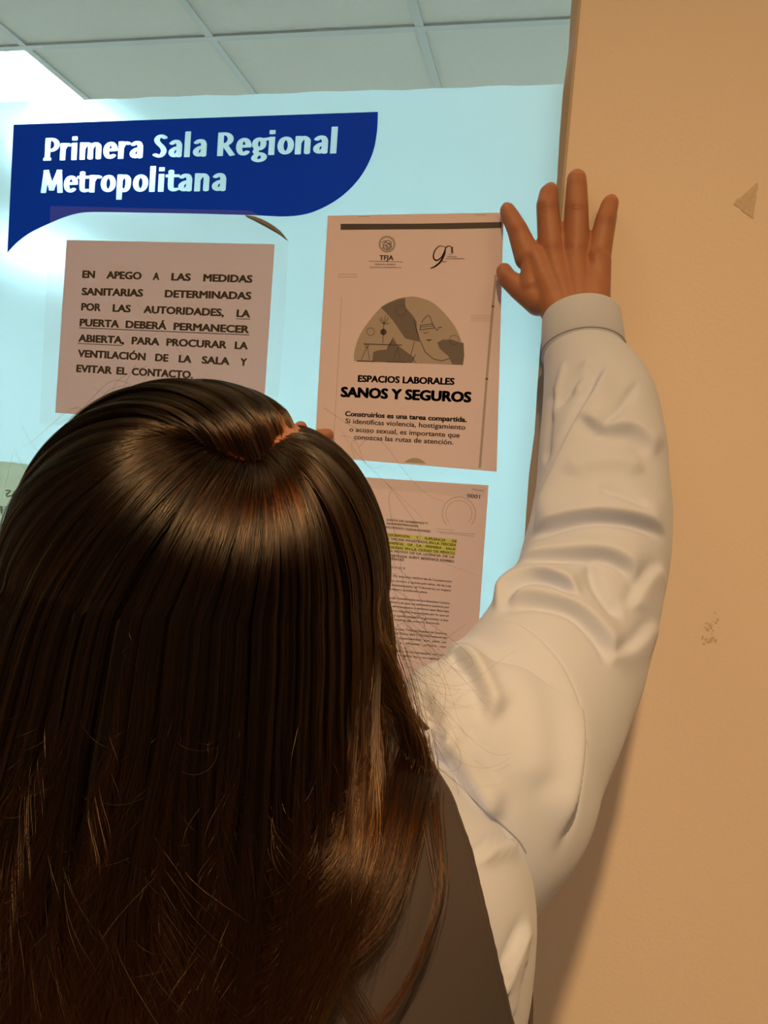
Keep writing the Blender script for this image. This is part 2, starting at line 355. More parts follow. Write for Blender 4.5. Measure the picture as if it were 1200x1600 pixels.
def build_sign():
    Y = -.0012; c = cropper(0, 0, 620 / 1200)
    out = [(41, 377), (600, 357), (1143, 338)] + [tuple(p) for p in spline([(1143, 345), (1140, 400), (1128, 460), (1100, 520), (1060, 570), (1010, 610), (950, 640), (900, 652), (850, 655)], 5)] + [(770, 651), (600, 646)] + [tuple(p) for p in spline([(300, 641), (250, 643), (200, 655), (140, 680), (90, 705), (50, 735), (22, 765)], 5)]
    poly = np.array([onY(*c(*p), Y)[[0, 2]] for p in out])
    h = .0006; x0, z0 = poly.min(0) - 2 * h; x1, z1 = poly.max(0) + 2 * h
    X = np.arange(x0, x1 + h, h); Z = np.arange(z0, z1 + h, h); GXX, GZZ = np.meshgrid(X, Z)
    def segd(px, pz, a, b):
        d = b - a; t = np.clip(((px - a[0]) * d[0] + (pz - a[1]) * d[1]) / max(d @ d, 1e-18), 0, 1)
        return np.hypot(px - a[0] - t * d[0], pz - a[1] - t * d[1])
    D = np.full(GXX.shape, 1e9); ins = np.zeros(GXX.shape, bool)
    for a, b in zip(poly, np.roll(poly, -1, 0)):
        D = np.minimum(D, segd(GXX, GZZ, a, b))
        if a[1] != b[1]:
            cr = (a[1] > GZZ) != (b[1] > GZZ)
            ins ^= cr & (GXX < (b[0] - a[0]) * (GZZ - a[1]) / (b[1] - a[1]) + a[0])
    f = np.where(ins, -D, D)
    for s, p0, p1 in (('Primera Sala Regional', (133, 485), (1017, 463)), ('Metropolitana', (123, 583), (680, 577))):
        A, B = onY(*c(*p0), Y)[[0, 2]], onY(*c(*p1), Y)[[0, 2]]
        adv = 0; items = []
        for ch in s:
            if ch == ' ': adv += .34; continue
            items.append((ch, adv)); adv += LET[ch][0]
        adv -= .10
        L = np.linalg.norm(B - A); ex = (B - A) / L; ez = np.array([-ex[1], ex[0]])
        m = ((p0[0] + p1[0]) / 2, (p0[1] + p1[1]) / 2)
        cap = np.linalg.norm(onY(*c(m[0], m[1] - 70), Y) - onY(*c(*m), Y)); sx = L / adv
        U = ((GXX - A[0]) * ex[0] + (GZZ - A[1]) * ex[1]) / sx; W = ((GXX - A[0]) * ez[0] + (GZZ - A[1]) * ez[1]) / cap
        hx = HX * .98 * .72 * .62 / .6 * (1.0)
        for ch, ax in items:
            w, st = LET[ch]
            box = (U > ax - .2) & (U < ax + w + .2) & (W > -.6) & (W < 1.35)
            ii = np.where(box)
            u, q = U[ii] - ax, W[ii] + .0
            dmin = np.full(u.shape, 1e9)
            for pl in st:
                for a, b in zip(pl[:-1], pl[1:]):
                    aa = np.array([a[0] / HX, a[1] / HY]); bb = np.array([b[0] / HX, b[1] / HY])
                    if len(pl) == 2:
                        dd = bb - aa; ln = np.hypot(*dd); dd = dd / ln; mm = (aa + bb) / 2
                        al = np.abs((u / HX - mm[0]) * dd[0] + (q / HY - mm[1]) * dd[1]) - ln / 2
                        pe = np.abs(-(u / HX - mm[0]) * dd[1] + (q / HY - mm[1]) * dd[0])
                        dmin = np.minimum(dmin, np.maximum(pe, al)); continue
                    dmin = np.minimum(dmin, segd(u / HX, q / HY, aa, bb))
            f[ii] = np.maximum(f[ii], (1 - dmin) * HY * cap)
    # marching squares, full cells merged along rows
    V = []; Fc = []
    def pt(i, j): return np.array([X[i], Z[j]])
    nz, nxx = f.shape
    neg = f < 0
    cnt = neg[:-1, :-1].astype(int) + neg[1:, :-1] + neg[:-1, 1:] + neg[1:, 1:]
    for j in range(nz - 1):
        row = cnt[j]; i = 0
        nzs = np.nonzero(row)[0]
        if len(nzs) == 0: continue
        i = nzs[0]; end = nzs[-1]
        while i <= end:
            if row[i] == 4:
                k = i
                while k + 1 <= end and row[k + 1] == 4: k += 1
                n = len(V); V += [(X[i], Y, Z[j]), (X[k + 1], Y, Z[j]), (X[k + 1], Y, Z[j + 1]), (X[i], Y, Z[j + 1])]; Fc.append((n, n + 1, n + 2, n + 3)); i = k + 1; continue
            if row[i] > 0:
                cs = [(i, j), (i + 1, j), (i + 1, j + 1), (i, j + 1)]; poly2 = []
                for a, b in zip(cs, cs[1:] + cs[:1]):
                    fa, fbv = f[a[1], a[0]], f[b[1], b[0]]
                    if fa < 0: poly2.append(pt(*a))
                    if (fa < 0) != (fbv < 0): t = fa / (fa - fbv); poly2.append(pt(*a) * (1 - t) + pt(*b) * t)
                if len(poly2) >= 3:
                    n = len(V); V += [(p[0], Y, p[1]) for p in poly2]; Fc.append(tuple(range(n, n + len(poly2))))
            i += 1
    o = mesh('door_sign', V, Fc, MAT['blue'])
    tag(o, 'deep blue speech-bubble shaped sign with cut-out white lettering on frosted glass', 'sign')
build_sign()
# ------------------------------------------------------------------ laminated notice under the sign
k2 = cropper(60, 320, .35)
def notice_print(mb, T, Y, K=k2, bold=.053):
    rows = [((195, 325), (955, 347), [('EN', 195, 252), ('APEGO', 303, 460), ('A', 510, 540), ('LAS', 592, 680), ('MEDIDAS', 735, 955)]),
            ((192, 402), (950, 422), [('SANITARIAS', 192, 467), ('DETERMINADAS', 563, 950)]),
            ((190, 470), (945, 502), [('POR', 190, 278), ('LAS', 330, 412), ('AUTORIDADES,', 468, 828), ('LA', 883, 945)]),
            ((183, 540), (940, 572), [('PUERTA', 183, 360), ('DEBERÁ', 388, 572), ('PERMANECER', 602, 940)]),
            ((177, 610), (935, 645), [('ABIERTA,', 177, 383), ('PARA', 415, 540), ('PROCURAR', 570, 840), ('LA', 875, 935)]),
            ((173, 678), (930, 718), [('VENTILACIÓN', 175, 478), ('DE', 520, 580), ('LA', 625, 683), ('SALA', 728, 853), ('Y', 900, 930)]),
            ((168, 745), (690, 775), [('EVITAR', 168, 328), ('EL', 347, 397), ('CONTACTO.', 415, 690)])]
    for (xa, ya), (xb, yb), words in rows:
        yy = lambda x: ya + (yb - ya) * (x - xa) / (xb - xa)
        for w, a, b in words: T(mb, w, K(a, yy(a)), K(b, yy(b)), 33 * .35, Y, bold)
        for w, a, b in words:
            if (w == 'LA' and ya == 470) or ya == 540 or w == 'ABIERTA,':
                if w == 'ABIERTA,': b = 372
                if ya == 540: b2 = 940; a2 = 183
                else: a2, b2 = a, b
                stroke(mb, [K(a2, yy(a2) + 9), K(b2, yy(b2) + 9)], 1.2, Y)
NQ = [k2(126, 157), k2(1055, 176), k2(1000, 1003), k2(75, 928)]
no = quad_px(NQ, -.0035, 'notice_sheet', MAT['paper_lam'], None, .0002)
tag(no, 'laminated landscape notice in bold capitals about keeping the door open, under the blue sign', 'notice')
mb = MB(); notice_print(mb, text, -.0036); mb.build('printed_text', MAT['ink2'], no)
# clear plastic round the notice, with its lifted corner
def clear_cover():
    Y = -.0041
    o = [(79, 322), (392, 329)] + [tuple(p) for p in spline([(392, 331), (415, 343), (436, 360), (450, 378)], 6)] + [(446, 470), (436, 600), (428, 690), (62, 662), (70, 500)]
    m = MB(); fill(m, o, Y); c = m.build('plastic_cover', MAT['plastic'], no)
    tag(c, 'clear plastic cover with a wide border')
    m = MB(); a = spline([(384, 336), (400, 339), (420, 348), (438, 361), (451, 377)], 8); n = len(a); V = []
    for i, p in enumerate(a):
        t = i / (n - 1); w = 9 * math.sin(math.pi * min(1, t * 1.02 + .02)) ** .8 + .4
        q = np.array([p[0] - .55 * w * .8, p[1] + .85 * w * .9])
        for k in range(5):
            s = k / 4
            pp = (1 - s) * np.array(p) + s * q
            V.append(onY(pp[0], pp[1], Y - .0015 - .005 * math.sin(math.pi * s * .8) * math.sin(math.pi * t)))
    Fc = [(i * 5 + k, i * 5 + k + 1, i * 5 + k + 6, i * 5 + k + 5) for i in range(n - 1) for k in range(4)]
    m.add(V, Fc); x = m.build('curled_corner', MAT['peel'], no, True); tag(x, 'dark lifted corner of the plastic cover')
    bm = bmesh.new(); bm.from_mesh(x.data); bmesh.ops.solidify(bm, geom=bm.faces[:], thickness=.0003); bm.to_mesh(x.data); bm.free()
clear_cover()
# ------------------------------------------------------------------ poster she is putting up
k3 = cropper(480, 320, 340 / 1200); k4 = cropper(560, 350, 220 / 1200)
PY = -.0045
po = quad_px([(512, 337), (787, 332), (776, 737), (491, 713)], PY, 'poster', MAT['paper'], None, .0002)
tag(po, 'portrait paper poster with grey half-round illustration, its corner held under the spread hand', 'poster')
QY = PY - .0001
mb = MB(); text(mb, 'ESPACIOS LABORALES', k3(278, 975), k3(812, 992), 37 * .2833, QY, .052); text(mb, 'SANOS Y SEGUROS', k3(183, 1057), k3(904, 1088), 56 * .2833, QY, .060)
mb.build('heading_text', MAT['ink'], po)
mb = MB()
text(mb, 'Construirlos es una tarea compartida.', k3(208, 1164), k3(880, 1198), 28 * .2833, QY, .045)
for s, a, b in (('Si identificas violencia, hostigamiento', (210, 1204), (872, 1240)), ('o acoso sexual, es importante que', (232, 1250), (840, 1284)), ('conozcas las rutas de atención.', (257, 1292), (805, 1323))):
    text(mb, s, k3(*a), k3(*b), 28 * .2833, QY, .018)
mb.build('body_text', MAT['ink2'], po)
mb = MB(); fill(mb, [k3(184, 105), k3(620, 104), k3(1071, 95), k3(1070, 128), k3(800, 134), k3(184, 138)], QY); mb.build('printed_bar', MAT['ink'], po)
mb = MB()
stroke(mb, [k3(1040, 390), k3(1024, 560), k3(990, 960), k3(952, 1447)], 3.6, QY)
mb.build('printed_side_bar', MAT['ink3'], po); mb = MB()
arch = [k3(535, 1420)] + [k3(*p) for p in spline([(535, 1420), (560, 1403), (592, 1396), (628, 1405), (655, 1428)], 5)]
fill(mb, arch[1:], QY)
mb.build('printed_arch', MAT['ink3'], po)
for nm, segs in (('ruled_lines', (((170, 383), (275, 383)), ((170, 398), (275, 398)))), ('printer_mark', (((285, 65), (345, 65)),)), ('printer_mark', (((925, 55), (988, 57)),))):
    mb = MB()
    for a, b in segs: stroke(mb, [k3(*a), k3(*b)], .7, QY)
    mb.build(nm, MAT['ink3'], po)
mb = MB(); stroke(mb, [k3(190, 510), k3(172, 860), k3(146, 1290)], .5, QY); mb.build('margin_line', MAT['ink3'], po)
mb = MB()
for j in range(4):
    for i in range(13): stroke(mb, [k3(903 + 9.5 * i, 610 + 10 * j), k3(906 + 9.5 * i, 610 + 10 * j)], .8, QY)
mb.build('dot_pattern', MAT['ink3'], po)
mb = MB()                                      # round eagle emblem with its initials
ec = k3(440, 217)
for r in (12.6, 10.6): stroke(mb, circ(ec, r), .7, QY, True)
for k in range(40):
    a = k * 9; stroke(mb, [circ(ec, 11.0, 40)[k], circ(ec, 12.2, 40)[k]], .55, QY)
rs = random.Random(3)
for pts in ([(-4, 6), (-6, 2), (-3, -3), (1, -6), (4, -5)], [(4, -5), (7, -3), (5, -1), (2, -2)], [(-3, -3), (2, -1), (5, 3), (3, 7)], [(-6, 2), (-1, 2), (2, 5), (-1, 8)], [(-7, 5), (-3, 8), (4, 8), (7, 4)], [(-2, -5), (-6, -4), (-8, -1)], [(0, 0), (-2, 4), (1, 6)], [(3, 0), (7, 1), (6, 5)]):
    stroke(mb, spline([(ec[0] + x, ec[1] + y) for x, y in pts], 4), 1.1, QY)
text(mb, 'TFJA', k3(397, 304), k3(475, 305), 27 * .2833, QY, .03)
stroke(mb, [k3(340, 311), k3(527, 315)], .8, QY)
text(mb, 'TRIBUNAL FEDERAL', k3(370, 331), k3(490, 333), 7 * .2833, QY, .02); text(mb, 'DE JUSTICIA ADMINISTRATIVA', k3(345, 348), k3(520, 349), 7 * .2833, QY, .02)
mb.build('emblem', MAT['ink2'], po)
mb = MB()                                      # anniversary mark: a slanted 9 with a second loop
def brush(pts, w0, w1):
    S = spline(pts, 6)
    for i, (a, b) in enumerate(zip(S[:-1], S[1:])):
        t = i / (len(S) - 1); stroke(mb, [a, b], w0 + (w1 - w0) * math.sin(math.pi * t), QY)
brush([k4(735, 195), k4(690, 188), k4(650, 230), k4(640, 285), k4(665, 310), k4(705, 285), k4(735, 230), k4(742, 195)], .9, 2.3)
brush([k4(742, 195), k4(735, 255), k4(700, 320), k4(655, 360), k4(615, 378)], 1.2, 3.0)
brush([k4(800, 245), k4(798, 205), k4(775, 188), k4(748, 200), k4(730, 240), k4(712, 290), k4(722, 322), k4(752, 318)], .8, 1.6)
stroke(mb, [k4(797, 200), k4(799, 245)], 3.2, QY)
text(mb, 'AÑOS', k4(770, 264), k4(800, 264), 1.6, QY, .02); text(mb, 'IMPARTIENDO', k4(758, 283), k4(838, 284), 1.8, QY, .02); text(mb, 'JUSTICIA ADMINISTRATIVA', k4(742, 300), k4(903, 302), 2.0, QY, .02)
mb.build('anniversary_mark', MAT['ink2'], po)
archp = [k3(*p) for p in spline([(258, 860), (262, 800), (300, 700), (400, 572), (480, 525), (540, 510), (600, 508), (700, 545), (800, 650), (850, 750), (864, 830), (860, 884)], 5)]
mb = MB(); fill(mb, archp, QY); il = mb.build('illustration', MAT['ink3'], po)
mb = MB(); q2 = QY - .0001
fill(mb, [k4(*p) for p in [(190, 710), (240, 760), (300, 830), (400, 975), (530, 1006), (500, 930), (495, 830), (462, 780), (402, 710), (397, 628), (340, 640), (270, 668)]], q2)
fill(mb, [k4(*p) for p in [(120, 1174), (125, 1092), (170, 1076), (240, 1070), (270, 1030), (295, 965), (330, 1030), (480, 1143), (458, 1184)]], q2)
fill(mb, [k4(*p) for p in [(888, 1199), (800, 1197), (770, 1130), (690, 1060), (672, 1010), (720, 985), (800, 985), (860, 1010), (896, 1012), (902, 1120)]], q2)
mb.build('dark_shapes', principled('mid_grey_toner', (.165, .145, .15), .7), il)
mb = MB(); q3 = q2 - .0001
for pts, w in (([(45, 1022), (370, 1032)], 1.3), ([(75, 1040), (25, 1155)], .8), ([(75, 1040), (95, 1155)], .8), ([(335, 1050), (300, 1150)], .8), ([(335, 1050), (355, 1150)], .8), ([(207, 1015), (210, 960), (213, 900), (218, 850)], .9),
               ([(218, 850), (195, 835), (180, 805)], .8), ([(218, 850), (205, 820), (195, 790)], .8), ([(218, 850), (225, 815), (232, 778)], .8), ([(218, 850), (240, 825), (255, 800)], .8), ([(218, 850), (245, 850), (262, 842)], .8),
               ([(530, 862), (525, 902), (652, 885), (630, 850), (530, 865)], 1.0), ([(532, 880), (640, 866)], .7), ([(538, 842), (560, 808), (602, 780), (632, 850), (668, 906), (684, 882), (712, 880)], .9), ([(555, 920), (575, 932), (595, 918)], .8),
               ([(530, 1000), (568, 1088), (640, 1150), (710, 1166), (780, 1145)], 1.0), ([(478, 1000), (445, 1125)], .9), ([(490, 1112), (468, 1150), (495, 1186)], .8)):
    stroke(mb, spline([k4(*p) for p in pts], 4) if len(pts) > 2 and w < 1 else [k4(*p) for p in pts], w, q3)
for c, r in (((105, 918), 33), ((362, 737), 45), ((815, 990), 40), ((72, 1040), 14)): stroke(mb, circ(k4(*c), r * .1833), .6, q3, True)
fill(mb, circ(k4(213, 920), 27 * .1833), q3)
fill(mb, [k4(572, 985), k4(632, 983), k4(602, 998)], q3)
stroke(mb, [k4(-10, 1166), k4(135, 1171)], 1.6, q3); stroke(mb, [k4(240, 1174), k4(400, 1178)], 1.4, q3)
mb.build('line_drawing', MAT['ink'], il)
# ------------------------------------------------------------------ agreement sheet below the poster
k5 = cropper(560, 720, 240 / 1129)
rt, rb = np.array([957., 180.]), np.array([850., 1690.])
wv = np.array([-930., -60.]); wb = np.array([-1000., -108.])
ag = quad_px([k5(*(rt + wv)), k5(*rt), k5(*rb), k5(*(rb + wb))], -.0035, 'agreement_sheet', MAT['paper'], None, .0002)
tag(ag, 'portrait printed sheet with yellow-green highlighted lines, directly below the poster', 'paper sheet')
AY = -.0036
def prow(mb, s, xr, yr, x0, cap, bold, justify=True):
    sl = .095; xl = x0
    yl = yr - (xr - xl) * sl
    words = s.split()
    if not justify:
        text(mb, s, k5(xl, yl), k5(xr, yr), cap * .2126, AY - .0001, bold); return
    wl = [sum(.62 if ch not in 'iljtfr,. I' else .36 for ch in w) for w in words]
    tot = sum(wl); gap_n = max(len(words) - 1, 1); width = xr - xl
    unit = min(width * .97 / (tot + .25 * gap_n), cap * 1.6); gap = (width - unit * tot) / gap_n
    x = xl
    for w, n in zip(words, wl):
        text(mb, w, k5(x, yl + (x - xl) * sl), k5(x + n * unit, yl + (x + n * unit - xl) * sl), cap * .2126, AY - .0001, bold); x += n * unit + gap
LEFT = 196
mb = MB()
text(mb, 'JUNTA DE GOBIERNO Y', k5(205, 440), k5(510, 468), 15 * .2126, AY - .0001, .02)
text(mb, 'ADMINISTRACIÓN', k5(205, 466), k5(437, 488), 15 * .2126, AY - .0001, .02)
text(mb, 'ACUERDO: G/JGA/24/2025', k5(195, 493), k5(528, 526), 15 * .2126, AY - .0001, .02)
for s, xr, yr in (('ADSCRIPCIÓN Y SUPLENCIA DE', 722, 600), ('DE OFICINA MAGISTRADA, EN LA TERCERA', 717, 628), ('PONENCIA DE LA PRIMERA SALA', 713, 658), ('REGIONAL EN LA CIUDAD DE MÉXICO,', 710, 688), ('CON MOTIVO DE LA LICENCIA DE LA', 706, 716), ('MAGISTRADA SURIT BERENICE ROMERO', 703, 748)):
    prow(mb, s, xr, yr, LEFT, 18, .022)
text(mb, 'DOMÍNGUEZ', k5(196, 724), k5(335, 737), 18 * .2126, AY - .0001, .022)
text(mb, 'C O N S I D E R A N D O S', k5(-10, 764), k5(342, 798), 15 * .2126, AY - .0001, .02)
mb.build('heading_text', MAT['ink2'], ag)
mb = MB()
body = [('términos del artículo 73, fracción XXIX-H de la Constitución', 686, 898), ('y 3, primero, segundo, tercero y quinto párrafos, de la Ley', 683, 932), ('Orgánica de Justicia Administrativa, el Tribunal es un órgano', 680, 964), ('con autonomía para sus fallos y jurisdicción plena.', 510, 978),
        ('Que el artículo 17 de la Constitución de los Estados Unidos', 671, 1058), ('da a toda persona derecho de que se administre justicia por', 668, 1088), ('tribunales expeditos, en los plazos y términos que fijen las', 665, 1118), ('leyes, de manera pronta y completa a expensas, por lo que el', 662, 1150), ('servicio será gratuito y queda obligado a garantizar a los', 660, 1184), ('ciudadanos que se imparta de manera puntual.', 598, 1208),
        ('Que la Ley Orgánica del propio Tribunal Federal de Justicia', 651, 1282), ('señala que la Junta, del Pleno del Tribunal Federal de', 648, 1312), ('Justicia, dispone la especialidad que para su', 645, 1345), ('buen funcionamiento y eficacia, contará con', 642, 1378),
        ('la organización de sus salas y de sus ponencias, así como', 639, 1440), ('las facultades que le otorgan la ley y su reglamento', 636, 1472)]
for s, xr, yr in body: prow(mb, s, xr, yr - 4, 10, 15, .016)
mb.build('body_text', MAT['ink2'], ag)
mb = MB()
for i, (xr, yr) in enumerate(((722, 600), (717, 628), (713, 658), (710, 688))):
    xa = LEFT - 4 if i != 1 else 500
    fill(mb, [k5(xa, yr - 22 - (xr - xa) * .095), k5(xr + 3, yr - 22), k5(xr + 2, yr + 7), k5(xa, yr + 7 - (xr - xa) * .095)], AY)
h = mb.build('highlighted_lines', MAT['highl'], ag); tag(h, 'yellow-green highlighter strokes over the heading')
mb = MB()
for r, w in ((122, .9), (96, .7)):
    stroke(mb, [k5(738 + r * math.cos(t), 388 - r * math.sin(t)) for t in np.linspace(-.7, 3.9, 40)], w, AY)
stroke(mb, [k5(575, 500), k5(700, 512)], .8, AY); stroke(mb, [k5(575, 520), k5(860, 540)], .8, AY); stroke(mb, [k5(600, 528), k5(850, 556)], .8, AY)
mb.build('faint_stamp', MAT['faint'], ag)
mb = MB(); text(mb, '0001', k5(797, 270), k5(893, 279), 30 * .2126, AY, .015); stroke(mb, [k5(835, 207), k5(920, 222)], .8, AY); mb.build('folio_number', MAT['ink2'], ag)
m = MB(); fill(m, [k5(*(rt + wv + (5, -6))), k5(940, 190), k5(935, 265), k5(*(rt + wv + (0, 75)))], AY - .0008); x = m.build('clear_tape', MAT['plastic'], ag); tag(x, 'wrinkled strip of clear tape along the top edge')
# ------------------------------------------------------------------ the notice on the other side of the glass
Yb = .00695
bn = quad_px([(-121, 707.5), (203, 742), (186, 1010), (-140, 982)], Yb, 'notice_sheet', MAT['paper_thin'], None, .0002)
tag(bn, 'pale sheet behind the frosted glass whose capitals read mirrored, left of the dark hair', 'notice')
mb = MB()
def mtext(mb, s, p0, p1, cap, Y, bold):
    co, fs = glyphs(s, bold)
    x0, x1 = co[:, 0].min(), co[:, 0].max()
    A, B = onY(*p0, Y), onY(*p1, Y); ex = B - A; L = np.linalg.norm(ex); ex /= L; ez = np.array([ex[2], 0, -ex[0]])
    h = cap / F * 1.0
    mb.add(A + np.outer((co[:, 0] - x0) / (x1 - x0) * L, ex) + np.outer(co[:, 1] / CAP * h, ez), fs)
kb = lambda x, y: (178 - (x - 195) * .35, 708 + (y - 157) * .35 + 24 - (x - 126) * .036)
notice_print(mb, mtext, Yb + .0003, kb, .03); mb.build('printed_text', translucent('toner_seen_through_paper', (.25, .24, .22), (.45, .42, .38), .7), bn)
# ------------------------------------------------------------------ marks on the right wall
def patch(pts, name, mat, label, cat, rough=.12, seed=1):
    rr = random.Random(seed); P = []
    for a, b in zip(pts, pts[1:] + pts[:1]):
        for k in range(6): P.append((a[0] + (b[0] - a[0]) * k / 6 + rr.uniform(-1, 1) * rough * 10, a[1] + (b[1] - a[1]) * k / 6 + rr.uniform(-1, 1) * rough * 10))
    m = MB(); fill(m, P, WY - .0004); return tag(m.build(name, mat), label, cat)
patch([(1145, 318), (1184, 285), (1182, 312), (1176, 341)], 'tape_residue', MAT['tape'], 'small triangular tape residue high on the tan wall', 'mark', .12, 2)
sm = MB(); rr = random.Random(5)
for k in range(46):
    t = rr.random(); cx, cy = rr.choice([(1116, 968), (1106, 985), (1118, 1001), (1098, 994), (1113, 975), (1110, 998)])
    cx += rr.gauss(0, 4.5); cy += rr.gauss(0, 4.5); r = rr.uniform(.8, 2.4)
    fill(sm, [(cx + r * rr.uniform(.6, 1.2) * math.cos(a), cy + r * rr.uniform(.6, 1.2) * math.sin(a)) for a in np.linspace(0, 5.4, 7)], WY - .0003 - k * 2e-6)
tag(sm.build('wall_scuff', MAT['smudge']), 'faint brown scuff on the tan wall beside the elbow', 'mark')
# ================================================================== PERSON
# ------------------------------------------------------------------ the person: body
def nrm(v): v = np.asarray(v, float); return v / np.linalg.norm(v)
HD = 0.45
HC = atD(322, 897, HD)                          # centre of the head
vb = nrm([HC[0] - CAMP[0], HC[1] - CAMP[1], 0])  # horizontal direction from the camera to the head
HF, HR, HU = vb, np.array([vb[1], -vb[0], 0]), np.array([0, 0, 1.0])
TX = HC[0] + .005; TYC = HC[1] + .015           # torso axis
def cone_mesh(mb, p0, r0, p1, r1, n=22, k=7):   # tapered limb piece with round ends
    p0, p1 = np.array(p0, float), np.array(p1, float); d = p1 - p0; L = np.linalg.norm(d); d /= L
    a = nrm(np.cross(d, [0, 0, 1] if abs(d[2]) < .9 else [1, 0, 0])); b = np.cross(d, a); rings = []
    for i in range(k): t = -math.pi / 2 + math.pi / 2 * (i + .5) / k; rings.append((p0 + d * r0 * math.sin(t), r0 * math.cos(t)))
    for i in range(6): t = i / 5; rings.append((p0 + d * L * t, r0 + (r1 - r0) * t))
    for i in range(k): t = math.pi / 2 * (i + .5) / k; rings.append((p1 + d * r1 * math.sin(t), r1 * math.cos(t)))
    V = [c + r * (a * math.cos(2 * math.pi * j / n) + b * math.sin(2 * math.pi * j / n)) for c, r in rings for j in range(n)]
    Fc = [(i * n + j, i * n + (j + 1) % n, (i + 1) * n + (j + 1) % n, (i + 1) * n + j) for i in range(len(rings) - 1) for j in range(n)]
    m = len(V); V += [p0 - d * r0, p1 + d * r1]; e = (len(rings) - 1) * n
    Fc += [(m, (j + 1) % n, j) for j in range(n)] + [(m + 1, e + j, e + (j + 1) % n) for j in range(n)]
    mb.add(V, Fc)
def ell_mesh(mb, c, ax, R3=np.eye(3), n=110):
    V = []; m = n // 2
    for i in range(1, m):
        t = math.pi * i / m
        for j in range(n):
            p = 2 * math.pi * j / n
            V.append(np.array(c) + R3 @ (np.array(ax) * np.array([math.sin(t) * math.cos(p), math.sin(t) * math.sin(p), math.cos(t)])))
    Fc = [(i * n + j, (i + 1) * n + j, (i + 1) * n + (j + 1) % n, i * n + (j + 1) % n) for i in range(m - 2) for j in range(n)]
    a = len(V); V += [np.array(c) + R3 @ np.array([0, 0, ax[2]]), np.array(c) - R3 @ np.array([0, 0, ax[2]])]
    Fc += [(a, j, (j + 1) % n) for j in range(n)] + [(a + 1, (m - 2) * n + (j + 1) % n, (m - 2) * n + j) for j in range(n)]
    mb.add(V, Fc)
def remeshed(mb, voxel, smooth, fac=.5):
    me = bpy.data.meshes.new('tmp'); me.from_pydata(mb.V, [], mb.F); o = bpy.data.objects.new('tmp', me); COL.objects.link(o)
    r = o.modifiers.new('r', 'REMESH'); r.mode = 'VOXEL'; r.voxel_size = voxel
    s = o.modifiers.new('s', 'SMOOTH'); s.iterations = smooth; s.factor = fac
    dg = bpy.context.evaluated_depsgraph_get(); dg.update()
    out = bpy.data.meshes.new_from_object(o.evaluated_get(dg)); bpy.data.objects.remove(o); bpy.data.meshes.remove(me)
    return out
def chain(mb, pts):                             # [(point, radius)...]
    for (a, ra), (b, rb_) in zip(pts[:-1], pts[1:]): cone_mesh(mb, a, ra, b, rb_)
PXM = 0.87 / F                                  # metres per pixel near the glass
def hp(u, v, y): return onY(u, v, y)
# right hand, palm towards glass and wall (y of each joint = distance of its axis from the glass plane)
HAND = dict(
    index=[((825, 402), -.030, 20), ((808, 358), -.025, 15.2), ((797, 337), -.019, 13.2), ((793, 329), -.0150, 11.8)],
    middle=[((862, 396), -.033, 19.5), ((855, 321), -.029, 16.2), ((857, 303), -.022, 14.0), ((859, 300), -.0165, 12.6)],
    ring=[((900, 396), -.034, 19.2), ((901, 322), -.031, 16.6), ((901, 290), -.025, 15.0), ((901, 280), -.0205, 14.2)],
    pinky=[((934, 403), -.033, 18.5), ((946, 343), -.028, 14.4), ((952, 322), -.022, 12.8), ((954, 317), -.0185, 11.8)],
    thumb=[((842, 470), -.042, 22.0), ((813, 451), -.032, 17.5), ((793, 435), -.024, 14.2), ((788, 424), -.0185, 12.4)])
hand_r = {k: [(hp(*p, y), r * PXM) for p, y, r in v] for k, v in HAND.items()}
wristR = hp(903, 520, -.060); wr = 41 * PXM
SLEEVE = [((575, 1190), (790, 1500), .500, .62), ((640, 1060), (868, 1372), .490, .74), ((690, 1028), (905, 1285), .515, .78), ((742, 980), (944, 1195), .55, .82), ((783, 924), (984, 1095), .59, .86),
          ((812, 872), (1024, 965), .625, .90), ((826, 822), (1044, 862), .655, .92), ((836, 762), (1043, 768), .685, .92), ((843, 690), (1036, 690), .715, .90), ((848, 632), (1023, 622), .742, .88), ((850, 585), (998, 577), .765, .86), ((849, 552), (974, 552), .778, .84)]
